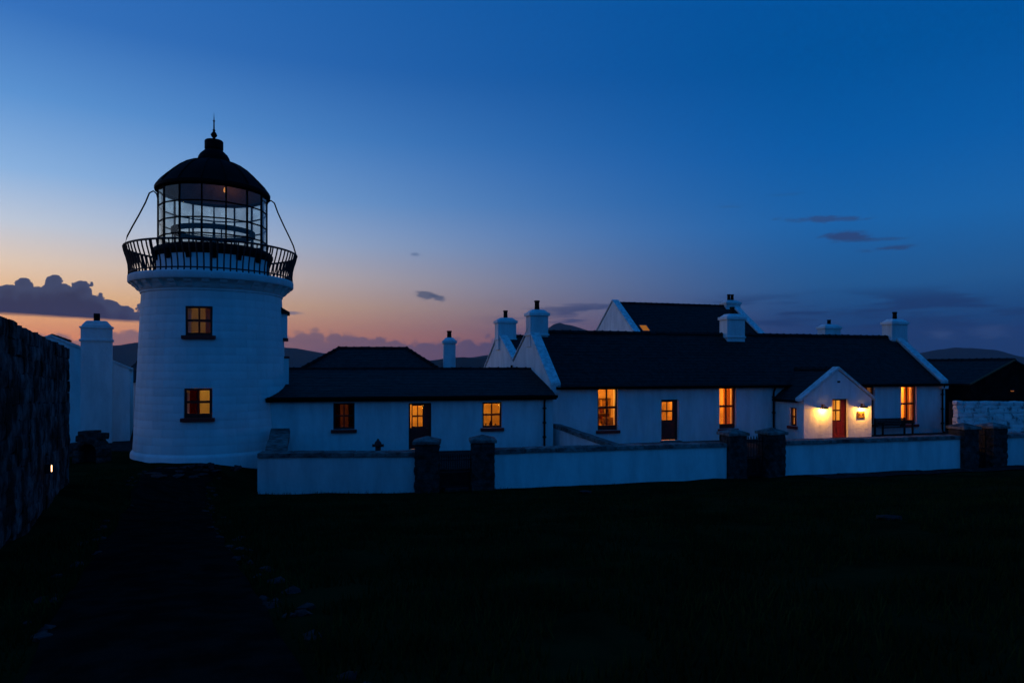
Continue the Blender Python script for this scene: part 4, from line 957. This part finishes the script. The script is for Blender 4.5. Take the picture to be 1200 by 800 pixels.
def gate(i, label, zt, m_='iron', spikes=True, nb=None):
    (A, wa), (B, wb) = PP[i], PP[i+1]; d = (B-A); Ln = d.length; u = d/Ln; a0 = wa/2+.05; Lg = Ln-a0-wb/2-.05; a = math.atan2(d.y, d.x)
    P = A+u*a0; zb = -.64; t = thing('gate', label, 'gate', (P.x, P.y, zb), a, 'gates between the stone pillars'); H = zt-zb
    for zz in (.10, H*.5, H-.16): MB().box(0, Lg, -.018, .018, zz-.022, zz+.022).build('rail', m_, t)
    nb = nb or max(4, int(Lg/.11)); mb = MB(); mb.tube([(0, 0, 0), (0, 0, H-.06)], .013, 6)
    if spikes: mb.lathe([(.013, H-.07), (.032, H-.03), (.003, H+.06)], 6)
    me = mb.mesh('bar', m_)
    for k in range(nb+1): link('bar', me, t, loc=(Lg*k/nb, -.002, 0))
    for x_ in (.0, Lg): MB().box(x_-.02, x_+.02, -.022, .022, -.1, H-.1).build('stile', m_, t)
    return t
gate(0, 'dark iron gate between the two pillars nearest the tower', .52, nb=14); gate(2, 'spiked iron gate between the pillars beside the porch', .84); gate(4, 'narrow iron gate between the two rightmost pillars', .84)
mb = MB(); a, b = fpt(520), fpt(548); mb.box(0, (b-a).length, -.35, .35, -.05, .09); o = mb.build('gate_step', 'stone_dark', None, bevel=.02, loc=(a.x, a.y, -.66), rot=(0, 0, FA)); tag(o, 'stone step at the foot of the first gate', 'step')
# the stubby dark ornament standing in the yard
hp = Vector(((443-600)/800*24.6, 24.6, 0)); hy = thing('stubby_post', 'small dark stubby post with side arms behind the leftmost wall', 'post', hp)
MB().lathe([(.16, 0), (.16, .06), (.10, .10), (.10, .62), (.14, .66), (.14, .70), (.11, .80), (.05, .86), (.03, .92)], 14).build('body', 'planter', hy, smooth=True)
MB().tube([(-.20, 0, .68), (-.18, 0, .68), (.18, 0, .68), (.20, 0, .68)], [.06, .05, .05, .06], 8).build('side_arm', 'planter', hy)
# bench
bp_ = cmx @ Vector((cu(1037), -.55, 0)); bc = thing('bench', 'dark slatted bench against the cottage wall right of the porch', 'bench', bp_, CA)
for x_ in (-.95, .95):
    MB().box(x_-.035, x_+.035, -.30, -.23, 0, .64).build('leg', 'bench_wood', bc); MB().box(x_-.035, x_+.035, .20, .27, 0, .88).build('leg', 'bench_wood', bc); MB().box(x_-.045, x_+.045, -.34, .22, .642, .68).build('armrest', 'bench_wood', bc)
for k in range(5): MB().box(-.91, .91, -.28+k*.095, -.20+k*.095, .41, .435).build('seat_slat', 'bench_wood', bc)
for k in range(5): MB().box(-.91, .91, .21, .235, .46+k*.082, .535+k*.082).build('back_slat', 'bench_wood', bc)
# cowl pipe beside the barn side of cottage
# ================================================================== WHITE OUTBUILDING AT LEFT
GX, GY = (59-600)/800*31, 31.0
ob = thing('white_outbuilding', 'white gabled outbuilding with a tall external chimney left of the tower', 'building', (GX, GY, 0), R(28))
ga, ge, gh = zat(395, 31), zat(433, 32.5), 3.15
gpoly = [(-gh, -.3), (-gh, ge), (0, ga), (gh, ge), (gh, -.3)]
MB().prism(gpoly, 0, .4, 'y').build('gable_wall', 'white', ob); MB().prism(gpoly, 7.6, 8, 'y').build('gable_wall', 'white', ob)
for sx in (-1, 1): MB().box(min(sx*gh, sx*(gh-.4)), max(sx*gh, sx*(gh-.4)), .403, 7.597, -.3, ge-.02).build('side_wall', 'white', ob)
so = (ga-ge)/gh
rf = sub('roof', ob)
for sx in (-1, 1):
    mb = MB(); mb.prism([(sx*(gh+.12), ge-.12*so+.01), (sx*(gh+.12), ge-.12*so+.06), (0, ga+.06), (0, ga+.01)], .35, 8.1, 'y'); mb.build('roof_deck', 'slate', rf)
    mb = MB(); mb.prism([(sx*(gh+.14), ge-.14*so+.01), (sx*(gh+.14), ge-.14*so+.13), (sx*.002, ga+.13), (sx*.002, ga+.01)], -.05, .34, 'y'); mb.build('verge_coping', 'coping_white', rf, bevel=.015)
    vv = Vector((-sx*(gh+.12), 0, (gh+.12)*so)); slate_field('slates', rf, (sx*(gh+.12), .36, ge-.12*so+.07), (0,1,0), vv, 7.7, vv.length, seed=51+sx)
ridge_tiles(rf, (0, .4, ga+.12), (0, 8.1, ga+.12), 17)
c = sub('chimney', ob, (along((GX+.32*math.sin(R(28)), GY-.32*math.cos(R(28))), R(28), 113.5), -.32, -.3)); cw, cd = .62, .31
H = zat(383, 30.2)+.3
MB().box(-cw, cw, -cd, cd+.0, 0, H).build('stack', 'white', c, bevel=.02); MB().box(-cw-.06, cw+.06, -cd-.06, cd+.055, H-.60, H-.50).build('string_course', 'white', c, bevel=.02); MB().box(-cw-.05, cw+.05, -cd-.05, cd+.045, H+.002, H+.09).build('cap_band', 'white', c, bevel=.02)
mb = MB(); mb.hexa([(-cw,-cd,H+.092),(cw,-cd,H+.092),(cw,cd,H+.092),(-cw,cd,H+.092),(-cw*.66,-cd*.66,H+.36),(cw*.66,-cd*.66,H+.36),(cw*.66,cd*.66,H+.36),(-cw*.66,cd*.66,H+.36)]); mb.build('flaunching', 'white', c, bevel=.06)
MB().lathe([(.13, H+.34), (.13, H+.70), (.09, H+.70), (.09, H+.5)], 14).build('chimney_pot', 'pot', c, smooth=True)
le = thing('lean_to', 'narrow cream lean-to wall between outbuilding and tower', 'building', (-18.1, 33.6, 0))
mat('cream_wall', (.80, .66, .50), .9, .2, 1.0, .4, 6, .1); MB().box(0, 1.5, 0, 4, -.3, zat(448, 33)).build('wall', 'cream_wall', le)
mb = MB(); z_ = zat(448, 33); mb.prism([(-.12, z_+.003), (4.1, z_+.9), (4.1, z_+.97), (-.12, z_+.07)], .02, 1.6, 'x'); mb.build('roof_deck', 'slate', le)
vv = Vector((0, 4.2, .9)); slate_field('slates', le, (.02, -.12, z_+.075), (1,0,0), vv, 1.58, vv.length, seed=61)
sh = thing('slate_shed', 'dark slate roof of a shed just behind the white outbuilding', 'shed', (-23.8, 41.0, 0))
MB().box(0, 6.5, 0, 5, -.3, zat(447, 41)).build('wall', 'white', sh); z_ = zat(447, 41)
rf = sub('roof', sh); mb = MB(); mb.prism([(-.2, z_+.002), (2.5, zat(424, 43.5)), (5.2, z_+.002), (5.2, z_-.06), (-.2, z_-.06)], -.1, 6.6, 'x'); mb.build('roof_deck', 'slate', rf)
vv = Vector((0, 2.7, zat(424, 43.5)-z_)); slate_field('slates', rf, (-.1, -.2, z_+.01), (1,0,0), vv, 6.7, vv.length, seed=62); ridge_tiles(rf, (-.1, 2.5, zat(424, 43.5)+.05), (6.6, 2.5, zat(424, 43.5)+.05), 15)

# ================================================================== PATH, LOOSE STONES, GRASS
cl = [Vector((.6, -2.5)), Vector((-.9, 1.2)), Vector((-2.1, 4.1)), Vector((-4.0, 7.8)), Vector((-5.9, 11.6)), Vector((-8.4, 16.6)), Vector((-10.7, 21.6)), Vector((-11.4, 24.2))]
def cpath(t):
    t *= len(cl)-1; i = min(int(t), len(cl)-2); f_ = t-i; return cl[i].lerp(cl[i+1], f_), (cl[i+1]-cl[i]).normalized()
pm = MB(); NPT = 70
for i in range(NPT+1):
    p, d = cpath(i/NPT); nn = Vector((d.y, -d.x)); hw_ = .72+.15*mnoise.noise((i*.3, 0, 0))+.25*(i/NPT)
    for s_ in (-1, -.5, 0, .5, 1): q = p+nn*hw_*s_; pm.v.append((q.x, q.y, ground(q.x, q.y)+.03+.02*(1-abs(s_))))
pm.f = [(i*5+j, i*5+j+1, (i+1)*5+j+1, (i+1)*5+j) for i in range(NPT) for j in range(4)]
pth = pm.build('path', 'earth', smooth=True, kind='structure')
st_ms = [rock_mesh(i+1, .55, n=1, amp=.5) for i in range(8)]; rs = random.Random(3)
for i in range(110):
    t = rs.uniform(.22, .97); p, d = cpath(t); nn = Vector((d.y, -d.x)); s_ = rs.choice((-1, 1)); q = p+nn*s_*(.85+rs.uniform(-.05, .32)); r = rs.uniform(.035, .095)
    link('edging_stone', rs.choice(st_ms), pth, loc=(q.x, q.y, ground(q.x, q.y)+r*.02), rot=(rs.uniform(-.3, .3), rs.uniform(-.3, .3), rs.uniform(0, 6)), scale=(r*1.3, r, r))
for i in range(14):
    q = Vector((-11.0+rs.uniform(-.5, .5), 21.3+i*.22)); r = rs.uniform(.16, .3)
    link('flagstone', rs.choice(st_ms), pth, loc=(q.x, q.y, ground(q.x, q.y)+.03), rot=(0, 0, rs.uniform(0, 6)), scale=(r*1.2, r, .07))
hpile = thing('rubble_pile', 'low heap of loose dark rubble stones at the foot of the tower', 'stones', (-11.0, 23.6, ground(-11, 23.6)))
for i in range(36):
    a = rs.uniform(-.9, 1.1); l_ = rs.random()*.7; r = rs.uniform(.06, .12)
    link('stone', rs.choice(st_ms), hpile, loc=(.5+a, rs.uniform(-.3, .3), r*.3+l_*.32*(1-abs(a)/1.4)), rot=(rs.uniform(-.5, .5), rs.uniform(-.5, .5), rs.uniform(0, 6)), scale=(r*1.3, r, r))
for (px, py, Yd, r, lb) in ((1040, 680, 11.3, .17, 'pale stone lying alone in the dark grass at right'), (685, 577, 21.0, .16, 'pale flat stone in the grass below the front wall')):
    x_ = (px-600)/800*Yd; tag(link('loose_stone', st_ms[2], loc=(x_, Yd, ground(x_, Yd)+.04), scale=(r*1.3, r, r*.6)), lb, 'stone')
rg = MB()
for i in range(21):
    p = fpt(930+i*18); q0_ = p+Nf*.35; q1_ = p+Nf*2.1
    for q in (q0_, (q0_+q1_)/2, q1_): rg.v.append((q.x, q.y, ground(q.x, q.y)+.03))
rg.f = [(i*3+j, i*3+j+1, (i+1)*3+j+1, (i+1)*3+j) for i in range(20) for j in range(2)]
gp_ = rg.build('gravel_path', 'yard_gravel', smooth=True, kind='structure')
for i in range(60):
    p = fpt(rs.uniform(925, 1280)); q = p+Nf*rs.uniform(.4, 2.4); r = rs.uniform(.03, .10)
    link('edging_stone', rs.choice(st_ms), gp_, loc=(q.x, q.y, ground(q.x, q.y)+.03), rot=(0, 0, rs.uniform(0, 6)), scale=(r*1.6, r, r*.5))
# little stone arch by the outbuilding
ap = Vector(((108-600)/800*25.5, 25.5, ground(-15.7, 25.5))); ar_ = thing('stone_arch', 'small low arched stone opening beside the tall weathered wall', 'arch', ap)
for i in range(9):
    a = math.pi*i/8; link('stone', pill_ms[i % 8], ar_, loc=(.44*math.cos(a), 0, .38+.44*math.sin(a)), rot=(0, -a+math.pi/2, 0), scale=(.20, .6, .22))
for sx in (-1, 1):
    for k in range(2): link('stone', pill_ms[k+3], ar_, loc=(sx*.44, 0, .1+k*.2), scale=(.24, .6, .22))
MB().box(-.36, .36, .10, .28, 0, .72).build('shade_infill', 'mortar', ar_)  # solid dark block set in the arch, standing in for shade inside the opening
for i in range(16): link('stone', rs.choice(pill_ms), ar_, loc=(-.9+.12*i*.6-.2, .05, .15+rs.random()*.45) if i < 8 else (-1.2+.1*i, .1, .95+rs.uniform(-.1, .1)), scale=(.34, .4, .24))
# grass blades
rn = np.random.default_rng(4); NG = 70000
yy = 2.2+21*rn.random(NG)**1.25; xx = (rn.random(NG)*2-1)*(yy*.80+1.0)
keep = []
for x_, y_ in zip(xx, yy):
    if y_ > wall_y(x_)-.28 and x_ > -8.6: continue
    if x_ < LWA[0]+(y_-LWA[1])*dW.x/dW.y+.3 and y_ > 4: continue
    if mnoise.noise((x_*.8, y_*.8, 1)) < -.35: continue
    bad = False
    for i in range(1, len(cl)-1):
        a, b = cl[i], cl[i+1]; q = Vector((x_, y_)); t = max(0, min(1, (q-a).dot(b-a)/(b-a).length_squared))
        if (a+(b-a)*t-q).length < .85: bad = True; break
    if not bad: keep.append((x_, y_))
gv = []; gf = []
for i, (x_, y_) in enumerate(keep):
    z_ = ground(x_, y_); a = rn.random()*6.28; h = .05+.10*rn.random(); w = .006+.008*rn.random(); l_ = h*.7*rn.random(); b = rn.random()*6.28
    c_, s_ = math.cos(a)*w, math.sin(a)*w
    gv += [(x_-c_, y_-s_, z_-.01), (x_+c_, y_+s_, z_-.01), (x_+l_*math.cos(b), y_+l_*math.sin(b), z_+h)]; gf.append((3*i, 3*i+1, 3*i+2))
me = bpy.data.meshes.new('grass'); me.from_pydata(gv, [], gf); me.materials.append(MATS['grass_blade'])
tag(link('grass', me, kind='stuff'), 'short dark grass across the foreground slope', 'grass')
